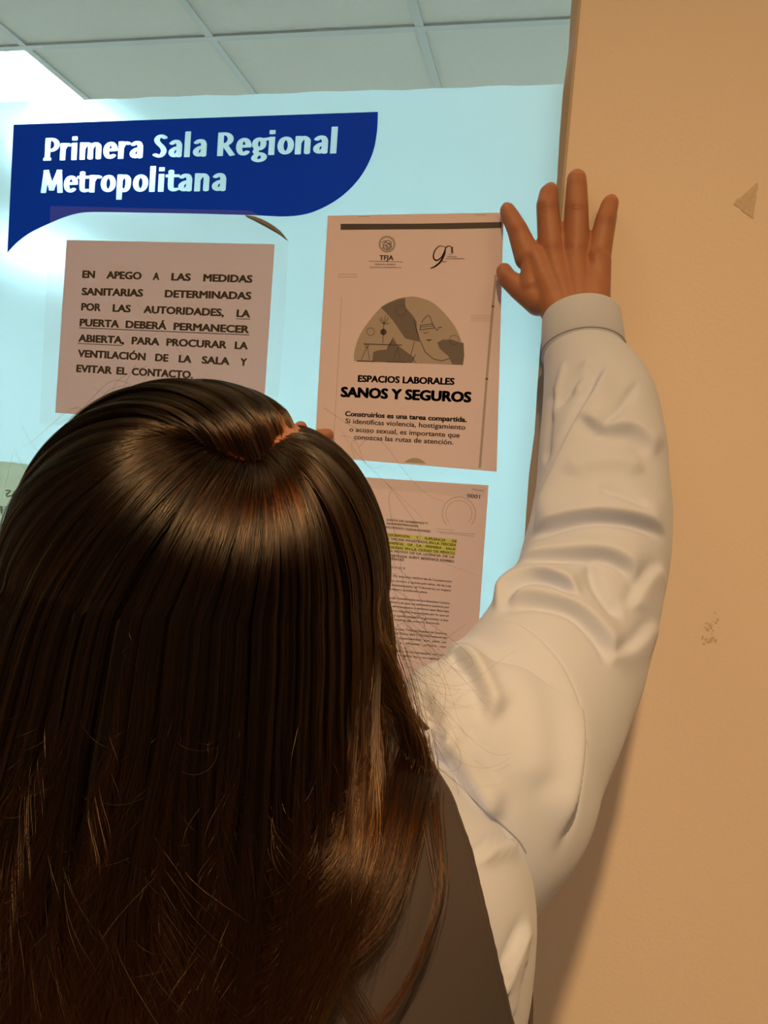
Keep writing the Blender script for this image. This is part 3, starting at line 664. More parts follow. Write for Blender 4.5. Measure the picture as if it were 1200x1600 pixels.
def build_body():
    mb = MB()
    for k, c in hand_r.items(): chain(mb, c)
    for k, px, r in (('index', (838, 404), 17), ('middle', (864, 404), 19), ('ring', (898, 404), 19), ('pinky', (929, 410), 16)):
        mcp = hp(*px, -.036)
        w = wristR + (hp({'index': 882, 'middle': 893, 'ring': 908, 'pinky': 922}[k], 508, -.058) - wristR)
        cone_mesh(mb, mcp, r * PXM, w, 25 * PXM)
    cone_mesh(mb, hp(853, 432, -.040), 17 * PXM, hp(928, 436, -.038), 19 * PXM)
    cone_mesh(mb, hp(862, 470, -.046), 20 * PXM, hp(925, 474, -.046), 21 * PXM)
    cone_mesh(mb, hp(840, 448, -.040), 18 * PXM, hp(885, 505, -.056), 26 * PXM)
    cone_mesh(mb, hp(830, 412, -.036), 15 * PXM, hp(832, 448, -.040), 19 * PXM)
    cone_mesh(mb, hp(934, 408, -.036), 19 * PXM, hp(930, 470, -.046), 21 * PXM)
    # forearm and upper arm
    elbow = atD(938, 870, .665); sh = atD(725, 1190, .515)
    SC_ = [(atD(*pa, d) + atD(*pb, d)) / 2 for pa, pb, d, k in SLEEVE]; elbow = SC_[6]; sh = SC_[1]
    for dx in (-.010, .010): chain(mb, [(wristR + np.array([dx, 0, 0]), .0215), (SC_[-1] + np.array([dx, .004, -.01]), .0215), (SC_[-3] + np.array([dx, .006, 0]), .026)])
    chain(mb, [(SC_[-3] + np.array([0, .006, 0]), .034), (SC_[8], .040), (SC_[6], .043), (SC_[4], .042), (SC_[2], .042), (SC_[1], .044)])
    # left arm, hand holding the poster's left edge behind the head
    shL = np.array([2 * TX - sh[0] + .02, sh[1] - .01, sh[2] - .05]); elL = shL + np.array([.01, .16, -.20])
    wL = hp(430, 735, -.07)
    cone_mesh(mb, shL, .054, elL, .043); cone_mesh(mb, elL, .041, wL, .027)
    cone_mesh(mb, hp(446, 712, -.045), .014, wL, .022); cone_mesh(mb, hp(452, 742, -.045), .014, wL, .022); cone_mesh(mb, hp(449, 728, -.045), .014, wL, .022)
    for pts in ([((446, 712), -.045, .0105), ((478, 690), -.030, .0088), ((500, 681), -.017, .0080), ((512, 679), -.0135, .0072)],
                [((450, 724), -.045, .0105), ((486, 712), -.030, .0088), ((506, 706), -.017, .0080), ((518, 704), -.0135, .0072)],
                [((452, 736), -.045, .0100), ((484, 732), -.030, .0085), ((503, 729), -.017, .0078), ((513, 728), -.0135, .0070)],
                [((453, 746), -.045, .0092), ((478, 750), -.030, .0075), ((492, 751), -.017, .0068), ((500, 751), -.0130, .0062)],
                [((434, 720), -.055, .0120), ((448, 692), -.038, .0100), ((462, 676), -.026, .0090), ((470, 668), -.018, .0078)]):
        chain(mb, [(hp(*p, y), r) for p, y, r in pts])
    # head: skull, face, neck
    fdir = nrm([.10, 1, -.12]); fr = nrm(np.cross(fdir, [0, 0, 1])); fu = np.cross(fr, fdir); R3 = np.stack([fr, fdir, fu], 1)
    P = lambda x, y, z: HC + R3 @ np.array([x, y, z])
    ell_mesh(mb, HC + HU * .002, (.0915, .1054, .1031), np.stack([HR, HF, HU], 1))
    ell_mesh(mb, P(0, .045, -.045), (.064, .060, .085), R3)
    ell_mesh(mb, P(0, .068, -.108), (.034, .030, .024), R3)
    chain(mb, [(P(0, .105, -.020), .008), (P(0, .120, -.050), .011)]); cone_mesh(mb, P(-.011, .112, -.054), .007, P(.011, .112, -.054), .007)
    for s in (-1, 1):
        ell_mesh(mb, P(s * .030, .098, -.012), (.014, .008, .009), R3); ell_mesh(mb, P(s * .087, .012, -.035), (.010, .018, .030), R3)
    cone_mesh(mb, P(-.016, .103, -.078), .006, P(.016, .103, -.078), .006); cone_mesh(mb, P(-.013, .101, -.088), .0065, P(.013, .101, -.088), .0065)
    nb = np.array([TX, TYC, HC[2] - .215]); cone_mesh(mb, P(0, -.005, -.07), .052, nb, .058)
    # trunk, legs, feet
    ell_mesh(mb, (TX, TYC, HC[2] - .32), (.145, .090, .16)); ell_mesh(mb, (TX, TYC + .005, HC[2] - .53), (.130, .088, .16)); ell_mesh(mb, (TX, TYC + .005, HC[2] - .67), (.155, .100, .13))
    cone_mesh(mb, (TX - .10, TYC, HC[2] - .235), .05, shL, .05); cone_mesh(mb, (TX + .10, TYC, HC[2] - .235), .05, sh, .05)
    for s in (-1, 1):
        hx = TX + s * .085
        chain(mb, [((hx, TYC, .80), .080), ((hx, TYC + .01, .44), .052), ((hx, TYC - .005, .30), .054), ((hx, TYC - .01, .085), .036)])
        chain(mb, [((hx, TYC - .02, .045), .035), ((hx + s * .01, TYC + .06, .036), .034), ((hx + s * .015, TYC + .13, .030), .028)])
    me = remeshed(mb, .0016, 4)
    me.shade_smooth(); o = link('person', me, MAT['skin'])
    # knuckle wrinkles and tendons as real relief
    n = len(me.vertices); co = np.empty(n * 3); me.vertices.foreach_get('co', co); co = co.reshape(-1, 3)
    no_ = np.empty(n * 3); me.vertices.foreach_get('normal', no_); no_ = no_.reshape(-1, 3)
    sel = (co[:, 1] > -.12) & (co[:, 0] > -.12) & (no_[:, 1] < .1)
    p = proj(co[sel]); dsp = np.zeros(sel.sum())
    for (u, v), ru, rv, amp in (((855, 322), 13, 5, .0006), ((901, 322), 13, 5, .0006), ((947, 343), 11, 5, .0006), ((809, 356), 11, 5, .0006), ((792, 434), 9, 5, .0005), ((857, 304), 11, 3, .0003), ((901, 292), 12, 3, .0003)):
        q = (p[:, 1] - v); dsp += -amp * np.exp(-((p[:, 0] - u) / ru) ** 2 - (q / (rv * 1.6)) ** 2) * (np.cos(q * 2 * math.pi / 3.6) * .8 - .5)
    for u, v in ((862, 385), (899, 385), (929, 396), (834, 392)): dsp += .0012 * np.exp(-((p[:, 0] - u) / 10) ** 2 - ((p[:, 1] - v) / 9) ** 2)
    for a, b in (((862, 392), (892, 490)), ((899, 392), (903, 490)), ((930, 402), (915, 490)), ((834, 398), (880, 492))):
        t = np.clip((p[:, 1] - a[1]) / (b[1] - a[1]), 0, 1); x = a[0] + (b[0] - a[0]) * t
        dsp += .0003 * np.exp(-((p[:, 0] - x) / 6) ** 2) * (p[:, 1] > a[1]) * (p[:, 1] < b[1])
    co[sel] += no_[sel] * dsp[:, None]
    me.vertices.foreach_set('co', co.ravel()); me.update()
    pig = np.zeros(n); pg = np.zeros(sel.sum())
    for u, v, ru, rv, a in ((855, 321, 12, 8, .55), (901, 322, 13, 8, .55), (948, 342, 10, 8, .5), (807, 357, 10, 8, .5), (864, 386, 13, 10, .45), (899, 386, 12, 10, .3), (930, 396, 13, 12, .5), (790, 428, 10, 12, .45), (857, 300, 10, 5, .3), (901, 284, 11, 5, .3), (890, 440, 30, 26, .15)):
        pg += a * np.exp(-((p[:, 0] - u) / ru) ** 2 - ((p[:, 1] - v) / rv) ** 2)
    pig[sel] = np.clip(pg, 0, 1); me.attributes.new('pigment', 'FLOAT', 'POINT').data.foreach_set('value', pig.astype(np.float32))
    tag(o, 'person with long dark hair in a pale blue shirt and dark vest, arm raised', 'person')
    return o, sh, elbow, shL, elL, wL
person, SH, EL, SHL, ELL, WL = build_body()
def nails():
    for k, c in hand_r.items():
        if k == 'thumb': continue
        tip, r = c[-1]; prev = c[-2][0]; d = nrm(tip - prev + np.array([0, -.003, 0])); nn = nrm(np.array([0, -1, 0]) - d * d[1] * -1)
        nn = nrm(np.array([0, -1.0, 0]) - d * np.dot(d, [0, -1.0, 0])); s = np.cross(d, nn); V = []; N_ = 8
        for i in range(N_ + 1):
            for j in range(N_ + 1):
                a = (j / N_ - .5) * 1.7; t = i / N_; x = (1 - .28 * (2 * t - 1) ** 4)
                L0 = (-.0025 + .0085 * t - .0016 * (2 * j / N_ - 1) ** 2)
                V.append(tip + d * L0 + (nn * math.cos(a * x) + s * math.sin(a * x)) * (r * 1.03 if t < .6 else r * (1.03 - .55 * (t - .6) ** 1.5)))
        Fc = [(i * (N_ + 1) + j, i * (N_ + 1) + j + 1, (i + 1) * (N_ + 1) + j + 1, (i + 1) * (N_ + 1) + j) for i in range(N_) for j in range(N_)]
        mesh('fingernail', V, Fc, MAT['nail'], person, True)
nails()
# ------------------------------------------------------------------ shirt: sleeve, trunk, left sleeve
def catmull(K, n):
    K = [np.asarray(k, float) for k in K]; out = []; m = len(K) - 1
    for i in range(n):
        s = m * i / (n - 1); a = min(int(s), m - 1); t = s - a
        p0, p1, p2, p3 = K[max(a - 1, 0)], K[a], K[a + 1], K[min(a + 2, m)]
        out.append(.5 * ((2 * p1) + (p2 - p0) * t + (2 * p0 - 5 * p1 + 4 * p2 - p3) * t * t + (3 * p1 - p0 - 3 * p2 + p3) * t ** 3))
    return np.array(out)
CREASES = [  # (pixel polyline, kind, amplitude mm, width px [, width of the gentle side])
    ([(770, 956), (800, 922), (840, 903), (880, 914), (906, 940)], 's', -7, 5, 26),
    ([(826, 838), (850, 826), (890, 812), (940, 805), (1000, 813), (1046, 838)], 's', -7, 5, 30),
    ([(806, 890), (840, 876), (880, 868), (940, 864), (980, 882), (997, 914)], 's', -6, 5, 24),
    ([(772, 952), (806, 938), (845, 937), (900, 954), (946, 1002), (958, 1046)], 's', -6, 5, 24),
    ([(726, 1006), (752, 986), (790, 987), (822, 1004), (856, 1040), (880, 1082), (893, 1130), (895, 1180), (888, 1240), (866, 1335)], 's', 8, 5, 30),
    ([(692, 1034), (712, 1026), (735, 1042), (757, 1085), (772, 1130)], 's', -7, 5, 22),
    ([(955, 560), (930, 612), (904, 660), (880, 710), (856, 770), (838, 836)], 's', -5, 5, 26),
    ([(905, 650), (940, 668), (985, 670), (1012, 690), (1024, 716)], 's', -5, 8, 22),
    ([(880, 745), (920, 726), (970, 722), (1012, 738)], 'r', 3, 12),
    ([(930, 760), (975, 778), (1012, 800)], 'v', -3, 9),
    ([(697, 1126), (715, 1152), (740, 1185), (768, 1236), (792, 1288)], 's', 9, 5, 24),
    ([(668, 1170), (690, 1180), (705, 1150), (690, 1110)], 'r', 3, 9),
    ([(652, 1080), (668, 1110), (684, 1140)], 'v', -4, 8),
    ([(722, 1246), (740, 1286), (750, 1322)], 'v', -4, 8),
    ([(918, 870), (930, 912), (952, 948), (972, 968)], 'v', -4, 10),
    ([(1042, 884), (1012, 906), (985, 958)], 's', -2.4, 7, 20),
    ([(1028, 968), (992, 1012), (948, 1034)], 's', -2.6, 7, 22),
    ([(1000, 592), (968, 640), (925, 690)], 'v', -2.5, 8),
    ([(866, 600), (856, 660), (850, 730)], 'v', -3, 6),
    ([(884, 560), (872, 610), (862, 660)], 'r', 2, 6),
    ([(920, 556), (910, 590), (896, 620)], 'r', 2, 7),
    ([(870, 640), (900, 600), (930, 566)], 'v', -2, 6),
    ([(780, 1030), (820, 1080), (838, 1150), (832, 1240)], 'r', 3, 26),
]
def crease(co, nor, lst, fade=.2):
    p = proj(co); face = np.einsum('ij,ij->i', nor, nrmrows(CAMP - co)); dsp = np.zeros(len(co)); w8 = np.clip((face + .05) / .35, 0, 1)
    for c in lst:
        S = np.array(spline(c[0], 8)); kind, amp, w = c[1], c[2] * 1.45 / 1000, c[3]; g = c[4] if len(c) > 4 else w
        lens = np.r_[0, np.cumsum(np.hypot(*np.diff(S, axis=0).T))]
        lo, hi = S.min(0) - 4 * g, S.max(0) + 4 * g
        ii = np.nonzero((p[:, 0] > lo[0]) & (p[:, 0] < hi[0]) & (p[:, 1] > lo[1]) & (p[:, 1] < hi[1]))[0]
        if len(ii) == 0: continue
        q = p[ii, :2]; best = np.full(len(ii), 1e9); sg = np.zeros(len(ii)); tt = np.zeros(len(ii))
        for k in range(len(S) - 1):
            a, b = S[k], S[k + 1]; d = b - a; L2 = d @ d
            t = np.clip(((q - a) @ d) / L2, 0, 1); r = q - a - t[:, None] * d; dist = np.hypot(r[:, 0], r[:, 1])
            cr = d[0] * r[:, 1] - d[1] * r[:, 0]; m = dist < best
            best[m] = dist[m]; sg[m] = np.sign(cr[m]); tt[m] = ((lens[k] + t * math.sqrt(L2)) / lens[-1])[m]
        endw = np.clip(np.minimum(tt, 1 - tt) / fade, 0, 1); endw = endw * endw * (3 - 2 * endw)
        wfac = .35 + .65 * endw
        if kind in 'rv': f = amp * np.exp(-(best / (w * wfac)) ** 2)
        else:            # one-sided fold: gentle on the lower side, cliff on the upper side
            s = abs(amp); up = (sg < 0) if amp > 0 else (sg > 0)
            f = np.where(up, s * (np.exp(-(best / (w * .75)) ** 2) - .45 * np.exp(-((best - w * 2.0) / (w * 1.3)) ** 2)), s * np.exp(-(best / (g * wfac)) ** 2))
        dsp[ii] += f * endw
    return dsp * w8
def nrmrows(a): return a / np.maximum(np.linalg.norm(a, axis=-1, keepdims=True), 1e-12)
def grid_normals(G, closed=True):
    du = np.gradient(G, axis=0); dv = (np.roll(G, -1, 1) - np.roll(G, 1, 1)) if closed else np.gradient(G, axis=1)
    return nrmrows(np.cross(dv, du))
def sleeve_grid(n, m):
    C, A, Rr = [], [], []
    for pa, pb, d, k in SLEEVE:
        a, b = atD(*pa, d), atD(*pb, d); C.append((a + b) / 2); A.append((b - a) / 2); Rr.append([k, 0, 0])
    C, A, K = catmull(C, n), catmull(A, n), catmull(Rr, n)[:, 0]; T = nrmrows(np.gradient(C, axis=0))
    A = A - T * np.einsum('ij,ij->i', A, T)[:, None] * .0
    B = nrmrows(np.cross(T, A)) * (np.linalg.norm(A, axis=1) * K)[:, None]
    th = np.linspace(0, 2 * np.pi, m, endpoint=False)
    G = C[:, None] + A[:, None] * np.cos(th)[None, :, None] + B[:, None] * np.sin(th)[None, :, None]
    return G, C, A, B
def tube_faces(n, m, off=0): return [(off + i * m + j, off + i * m + (j + 1) % m, off + (i + 1) * m + (j + 1) % m, off + (i + 1) * m + j) for i in range(n - 1) for j in range(m)]
def fnoise(P, sc, seed, octv=3):               # cheap smooth 3-D noise from random sinusoids
    r = np.random.default_rng(seed); out = np.zeros(len(P)); a = 1.0
    for o in range(octv):
        for _ in range(5):
            k = r.normal(size=3); k /= np.linalg.norm(k); out += a * np.sin(P @ k * sc * (2 ** o) + r.uniform(0, 6.28)) / 5
        a *= .5
    return out
def blur(D, k, wrap=True):
    for _ in range(k):
        D = (np.roll(D, 1, 1) + 2 * D + np.roll(D, -1, 1)) / 4
        E = D.copy(); E[1:-1] = (D[:-2] + 2 * D[1:-1] + D[2:]) / 4; D = E
    return D
def build_shirt():
    n, m = 420, 300
    G, C, A, B = sleeve_grid(n, m); N_ = grid_normals(G)
    if np.einsum('ij,ij->i', N_.reshape(-1, 3), (G - C[:, None]).reshape(-1, 3)).mean() < 0: N_ = -N_
    P, Nf = G.reshape(-1, 3), N_.reshape(-1, 3)
    d = crease(P, Nf, CREASES) + .0007 * fnoise(P, 60, 3)
    uu, th_ = np.meshgrid(np.linspace(0, 1, n), np.linspace(0, 2 * np.pi, m, endpoint=False), indexing='ij')
    d = d + .0014 * fnoise(np.stack([uu.ravel() * 9 + .6 * np.sin(th_.ravel()), np.cos(th_.ravel()) * .9, np.sin(th_.ravel()) * .9], 1), 3.0, 12) * (.35 + .65 * np.exp(-((uu.ravel() - .5) / .2) ** 2))
    d = blur(d.reshape(n, m), 2).ravel()
    P = P + Nf * d[:, None]
    V = [P]; Fc = tube_faces(n, m); off = len(P)
    # trunk of the shirt
    TR = trunk_rings(0.0); nt_, mt = TR.shape[:2]; Q = TR.reshape(-1, 3); Nq = grid_normals(TR).reshape(-1, 3)
    if np.einsum('ij,ij->i', Nq, Q - Q.mean(0)).mean() < 0: Nq = -Nq
    Q = Q + Nq * (crease(Q, Nq, [([(738, 1345), (775, 1325), (815, 1318)], 's', 3, 5, 14), ([(772, 1570), (798, 1500), (826, 1432)], 's', 3, 5, 12), ([(792, 1600), (806, 1530), (820, 1470)], 'r', 1.5, 4)]) + .0012 * fnoise(Q, 30, 5))[:, None]
    V.append(Q); Fc += tube_faces(nt_, mt, off); off += len(Q)
    # left sleeve
    KL = [SHL + np.array([.03, -.005, .01]), SHL, (SHL + ELL) / 2, ELL, (ELL + WL) / 2, WL * .92 + ELL * .08]; CL = catmull(KL, 60); RL = catmull([[r, 0, 0] for r in (.075, .075, .068, .062, .052, .040)], 60)[:, 0]
    TL = nrmrows(np.gradient(CL, axis=0)); a = nrmrows(np.cross(TL, [1, 0, 0])); b = np.cross(TL, a); th = np.linspace(0, 2 * np.pi, 48, endpoint=False)
    GL_ = CL[:, None] + RL[:, None, None] * (a[:, None] * np.cos(th)[None, :, None] + b[:, None] * np.sin(th)[None, :, None]); QL = GL_.reshape(-1, 3)
    QL = QL + nrmrows(QL - np.repeat(CL, 48, 0)) * (.003 * fnoise(QL, 40, 9))[:, None]
    V.append(QL); Fc += tube_faces(60, 48, off)
    o = mesh('shirt', np.concatenate(V), Fc, MAT['shirt'], person, True)
    # cuff: stiff band with its stitched seam, open towards the hand
    T = nrm(C[-1] - C[-8]); a0, b0 = A[-1], B[-1]; th = np.linspace(0, 2 * np.pi, 120, endpoint=False); rows = []
    top = wristR + (hp(908, 486, -.062) - hp(903, 520, -.060)) * 1.0
    base = C[-1]; axis = nrm(top - base) * .036
    rim = atD(972, 545, .80); 
    for s, k in ((-.10, 1.0), (0, 1.035), (.02, 1.045), (.5, 1.02), (.97, .985), (1.0, .975), (1.0, .94), (.8, .93), (.4, .93)):
        c = base + axis * s; rows.append(c + k * (a0 * np.cos(th)[:, None] + b0 * np.sin(th)[:, None]))
    cu = mesh('cuff', np.concatenate(rows), tube_faces(len(rows), 120), MAT['shirt'], o, True)
    k = [base + axis * .03 + 1.05 * (a0 * math.cos(t) + b0 * math.sin(t)) for t in th]
    tube_mesh('cuff_seam', np.array(k), .0007, MAT['seam'], o, closed=True)
    from mathutils.bvhtree import BVHTree
    bv = BVHTree.FromPolygons([tuple(v) for v in np.concatenate(V)], Fc)
    def on_shirt(pts, lift=.0004):
        out = []
        for u, v in spline(pts, 14):
            d = nrm(ray(u, v)); h = bv.ray_cast(Vector(CAMP), Vector(d))
            if h[0] is not None: out.append(np.array(h[0]) - d * lift)
        return np.array(out)
    for pts in ([(668, 1186), (712, 1222), (760, 1267), (806, 1308), (822, 1332)],):
        q = on_shirt(pts)
        if len(q) > 4: tube_mesh('armhole_seam', q, .0004, MAT['seam'], o)
    return o
def tube_mesh(name, P, r, mat, parent, closed=False, k=6):
    n = len(P); T = np.roll(P, -1, 0) - np.roll(P, 1, 0) if closed else np.gradient(P, axis=0); T = nrmrows(T)
    a = nrmrows(np.cross(T, [.3, .2, 1])); b = np.cross(T, a); th = np.linspace(0, 2 * np.pi, k, endpoint=False)
    rr = r if np.ndim(r) else np.full(n, r)
    G = P[:, None] + rr[:, None, None] * (a[:, None] * np.cos(th)[None, :, None] + b[:, None] * np.sin(th)[None, :, None])
    Fc = tube_faces(n, k)
    if closed: Fc += [((n - 1) * k + j, (n - 1) * k + (j + 1) % k, (j + 1) % k, j) for j in range(k)]
    return mesh(name, G.reshape(-1, 3), Fc, mat, parent, True)
# trunk: right outline read at three heights, depth of the back fixed
ZB = [.93, 1.02, 1.12, 1.20, 1.28, 1.34, 1.385, 1.42, 1.445]
def trunk_rings(ex, m=160, n=150):
    outl = [atD(790, 1640, .50), atD(803, 1590, .50), atD(832, 1440, .50), atD(862, 1362, .495)]
    zz = [p[2] for p in outl]; xx = [p[0] for p in outl]
    K = []
    for z in ZB:
        xr = np.interp(z, zz, xx) if z <= zz[-1] else xx[-1]
        w = xr - TX
        if z > zz[-1]: w = np.interp(z, [zz[-1], 1.345, 1.385, 1.42, 1.445], [w, .190, .150, .100, .066])
        dpt = np.interp(z, [.93, 1.12, 1.28, 1.385, 1.42, 1.445], [.112, .108, .112, .098, .080, .064])
        K.append([w + ex, dpt + ex, z])
    K = catmull(K, n); th = np.linspace(0, 2 * np.pi, m, endpoint=False)
    c, s = np.cos(th), np.sin(th); pw = .86
    cx = np.sign(c) * np.abs(c) ** pw; sy = np.sign(s) * np.abs(s) ** pw
    G = np.stack([TX + K[:, 0:1] * cx[None], TYC + K[:, 1:2] * sy[None], np.repeat(K[:, 2:3], m, 1)], -1)
    return G
shirt = build_shirt()
def build_vest():
    edge = [(640, 1120), (665, 1182), (702, 1242), (735, 1330), (762, 1440), (782, 1520), (806, 1620), (822, 1680), (840, 1760)]
    fine = trunk_rings(.0065, m=1440, n=150); n = fine.shape[0]; half = fine[:, 720:]      # th in [pi, 2pi): the back
    pe = proj(half); rows = []; ev = np.array(edge, float); M_ = 90
    for i in range(n):
        p = pe[i]; xe = np.interp(p[:, 1], ev[:, 1], ev[:, 0]); inside = (p[:, 0] < xe) & (half[i, :, 0] > TX)
        k = np.nonzero(inside)[0]; ke = k.max() if len(k) else 420
        if half[i, 0, 2] < .99: ke = 719
        ke = min(max(ke, 380), 700)
        lo = 720 - ke; rows.append((half[i, np.linspace(lo, ke, M_).astype(int)], lo, ke))
    keep = [r for r in rows if r[0][0, 2] < 1.437]
    G = np.array([r[0] for r in keep]); n2 = len(G)
    Nn = nrmrows(np.stack([G[..., 0] - TX, (G[..., 1] - TYC) * 2.0, 0 * G[..., 0]], -1))
    P = G + Nn * (.0012 * fnoise(G.reshape(-1, 3), 22, 8).reshape(n2, M_))[..., None]
    front = P.copy(); front[..., 1] = 2 * TYC - front[..., 1]
    V = np.concatenate([P.reshape(-1, 3), front.reshape(-1, 3)]); g = lambda i, j: i * M_ + j
    Fc = [(g(i, j), g(i, j + 1), g(i + 1, j + 1), g(i + 1, j)) for i in range(n2 - 1) for j in range(M_ - 1)]
    Fc += [tuple(x + n2 * M_ for x in f[::-1]) for f in Fc]
    o = mesh('vest', V, Fc, MAT['vest'], person, True)
    s = o.modifiers.new('thickness', 'SOLIDIFY'); s.thickness = .0022; s.offset = 1
    for side in (0, M_ - 1):
        q = P[:, side] + np.array([0, -.0022, 0]); tube_mesh('vest_piping', q[::2], .0014, MAT['vest'], o)
build_vest()
def trousers_shoes():
    mb = MB(); n, m = 40, 40
    for s in (-1, 1):
        hx = TX + s * .085; K = catmull([[hx - s * .005, .105, .115, .99], [hx, .098, .108, .80], [hx, .082, .086, .50], [hx, .078, .080, .25], [hx, .076, .078, .07]], n); th = np.linspace(0, 2 * np.pi, m, endpoint=False)
        G = np.stack([K[:, 0:1] + K[:, 1:2] * np.cos(th), TYC + K[:, 2:3] * np.sin(th), np.repeat(K[:, 3:4], m, 1)], -1)
        mb.add(G.reshape(-1, 3), tube_faces(n, m))
    mb.build('trousers', MAT['trousers'], person, True)
    for s in (-1, 1):
        hx = TX + s * .085; m = MB()
        chain(m, [((hx, TYC - .03, .050), .050), ((hx + s * .01, TYC + .06, .046), .046), ((hx + s * .015, TYC + .14, .040), .040)])
        me = remeshed(m, .006, 3); co = np.empty(len(me.vertices) * 3); me.vertices.foreach_get('co', co); co = co.reshape(-1, 3); co[:, 2] = np.maximum(co[:, 2], .001); me.vertices.foreach_set('co', co.ravel()); me.update(); me.shade_smooth()
        link('shoe', me, MAT['shoe'], person)
trousers_shoes()
# ------------------------------------------------------------------ hair
EA, EB, EC = .1065, .122, .112                  # half-axes of the hair surface round the skull
PY0 = 897
def frame(X, Y, Z): return HC + np.multiply.outer(X, HR) + np.multiply.outer(Y, HF) + np.multiply.outer(Z, HU)
def on_ell(d, rho): return frame(d[..., 0] * EA * rho, d[..., 1] * EB * rho, d[..., 2] * EC * rho)
def dir_at(u, v):                               # unit direction (in the stretched head frame) of the skull point behind a pixel
    r = ray(u, v); o = CAMP - HC
    q = lambda w: np.array([w @ HR / EA, w @ HF / EB, w @ HU / EC])
    oo, rr_ = q(o), q(r); a, b, c = rr_ @ rr_, oo @ rr_, oo @ oo - .90
    disc = b * b - a * c
    if disc < 0: t = -b / a
    else: t = (-b - math.sqrt(disc)) / a
    return nrm(oo + rr_ * t)
PART = [dir_at(*p) for p in spline([(232, 694), (268, 680), (303, 676), (340, 688), (375, 703), (406, 709), (428, 696), (446, 679), (470, 668)], 6)]
CONT = [nrm(p) for p in spline([PART[-1] + np.array([.004, .012, .006]), [.42, .25, .87], [.40, .50, .77], [.34, .75, .57]], 10)]   # the parting goes on over the top to the forehead
QL = PART + CONT
def az(phi, el): c = math.cos(el); return np.array([math.sin(phi) * c, -math.cos(phi) * c, math.sin(el)])
def interp_path(P, t):
    P = np.array(P); s = t * (len(P) - 1); i = int(min(s, len(P) - 2)); return nrm(P[i] * (1 - (s - i)) + P[i + 1] * (s - i))
HY_ = [897, 960, 1040, 1120, 1200, 1300, 1400, 1500, 1650, 1900]
HRX = [300, 306, 314, 330, 346, 340, 315, 300, 285, 270]; HLX = [306, 318, 332, 352, 372, 395, 415, 430, 445, 450]
HBY = [.122, .122, .121, .121, .123, .127, .131, .134, .137, .142]
_TR = trunk_rings(.0095); TZ = _TR[:, 0, 2]; TW = _TR[:, 0, 0] - TX; TD = TYC - _TR[:, :, 1].min(1)
def push(P, margin):                            # keep hair outside the clothed back
    sh_ = P.shape; Q = P.reshape(-1, 3).copy(); mg = np.broadcast_to(np.asarray(margin, float).reshape(-1, 1) if np.ndim(margin) else margin, P.shape[:-1] if np.ndim(margin) else P.shape[:-1]).reshape(-1)
    w = np.interp(Q[:, 2], TZ, TW, right=.04); d = np.interp(Q[:, 2], TZ, TD, right=.04)
    k = np.clip(1 - np.abs((Q[:, 0] - TX) / w) ** 2.3, 0, 1) ** (1 / 2.3)
    yb = TYC - d * k - mg; m = (Q[:, 1] > yb) & (Q[:, 1] < TYC + .0) & (k > 0) & (Q[:, 2] < TZ[-1])
    Q[m, 1] = yb[m]; return Q.reshape(sh_)
def settle(p, mg):                              # the same, eased in along the strand from above
    q = push(p, mg); dy = q[:, 1] - p[:, 1]
    for i in range(len(dy) - 2, -1, -1): dy[i] = min(dy[i], dy[i + 1] * .90)
    q[:, 1] = p[:, 1] + dy; return q
def hang(phi, py, rho):
    k = HD / F
    ax = np.where(np.sin(phi) > 0, np.interp(py, HY_, HRX), np.interp(py, HY_, HLX)) * k * .985
    by = np.interp(py, HY_, HBY); z = -(py - PY0) * .405 / F
    return frame(np.sin(phi) * ax * rho, -np.cos(phi) * by * rho, z)
def strand(root, phi, rho, end_py, el_t=-.04, na=16, nh=26, mid=None):
    tgt = az(phi, el_t); w = math.acos(max(-1, min(1, float(root @ tgt)))); t = np.linspace(0, 1, na)
    D = (np.sin((1 - t) * w)[:, None] * root + np.sin(t * w)[:, None] * tgt) / max(math.sin(w), 1e-6)
    if mid is not None:
        D = nrmrows(((1 - t) ** 2)[:, None] * root + (2 * t * (1 - t))[:, None] * mid + (t ** 2)[:, None] * tgt)
    lift = rho - (rho - .893) * np.exp(-t * w * 6.5)
    A = on_ell(D, lift[:, None] if False else 1.0); ctr = HC
    A = ctr + (A - ctr) * lift[:, None]
    z0 = A[-1] ; py = np.linspace(0, 1, nh + 1)[1:] ** .9 * (end_py - PY0) + PY0 + 4
    B = hang(np.full(nh, phi), py, rho)
    B[:, :] += (A[-1] - hang(np.array([phi]), np.array([PY0 + 4.0]), rho)[0]) * np.exp(-(py - PY0) / 90)[:, None]
    return np.concatenate([A, B])
NA, NH = 16, 26; NP = NA + NH
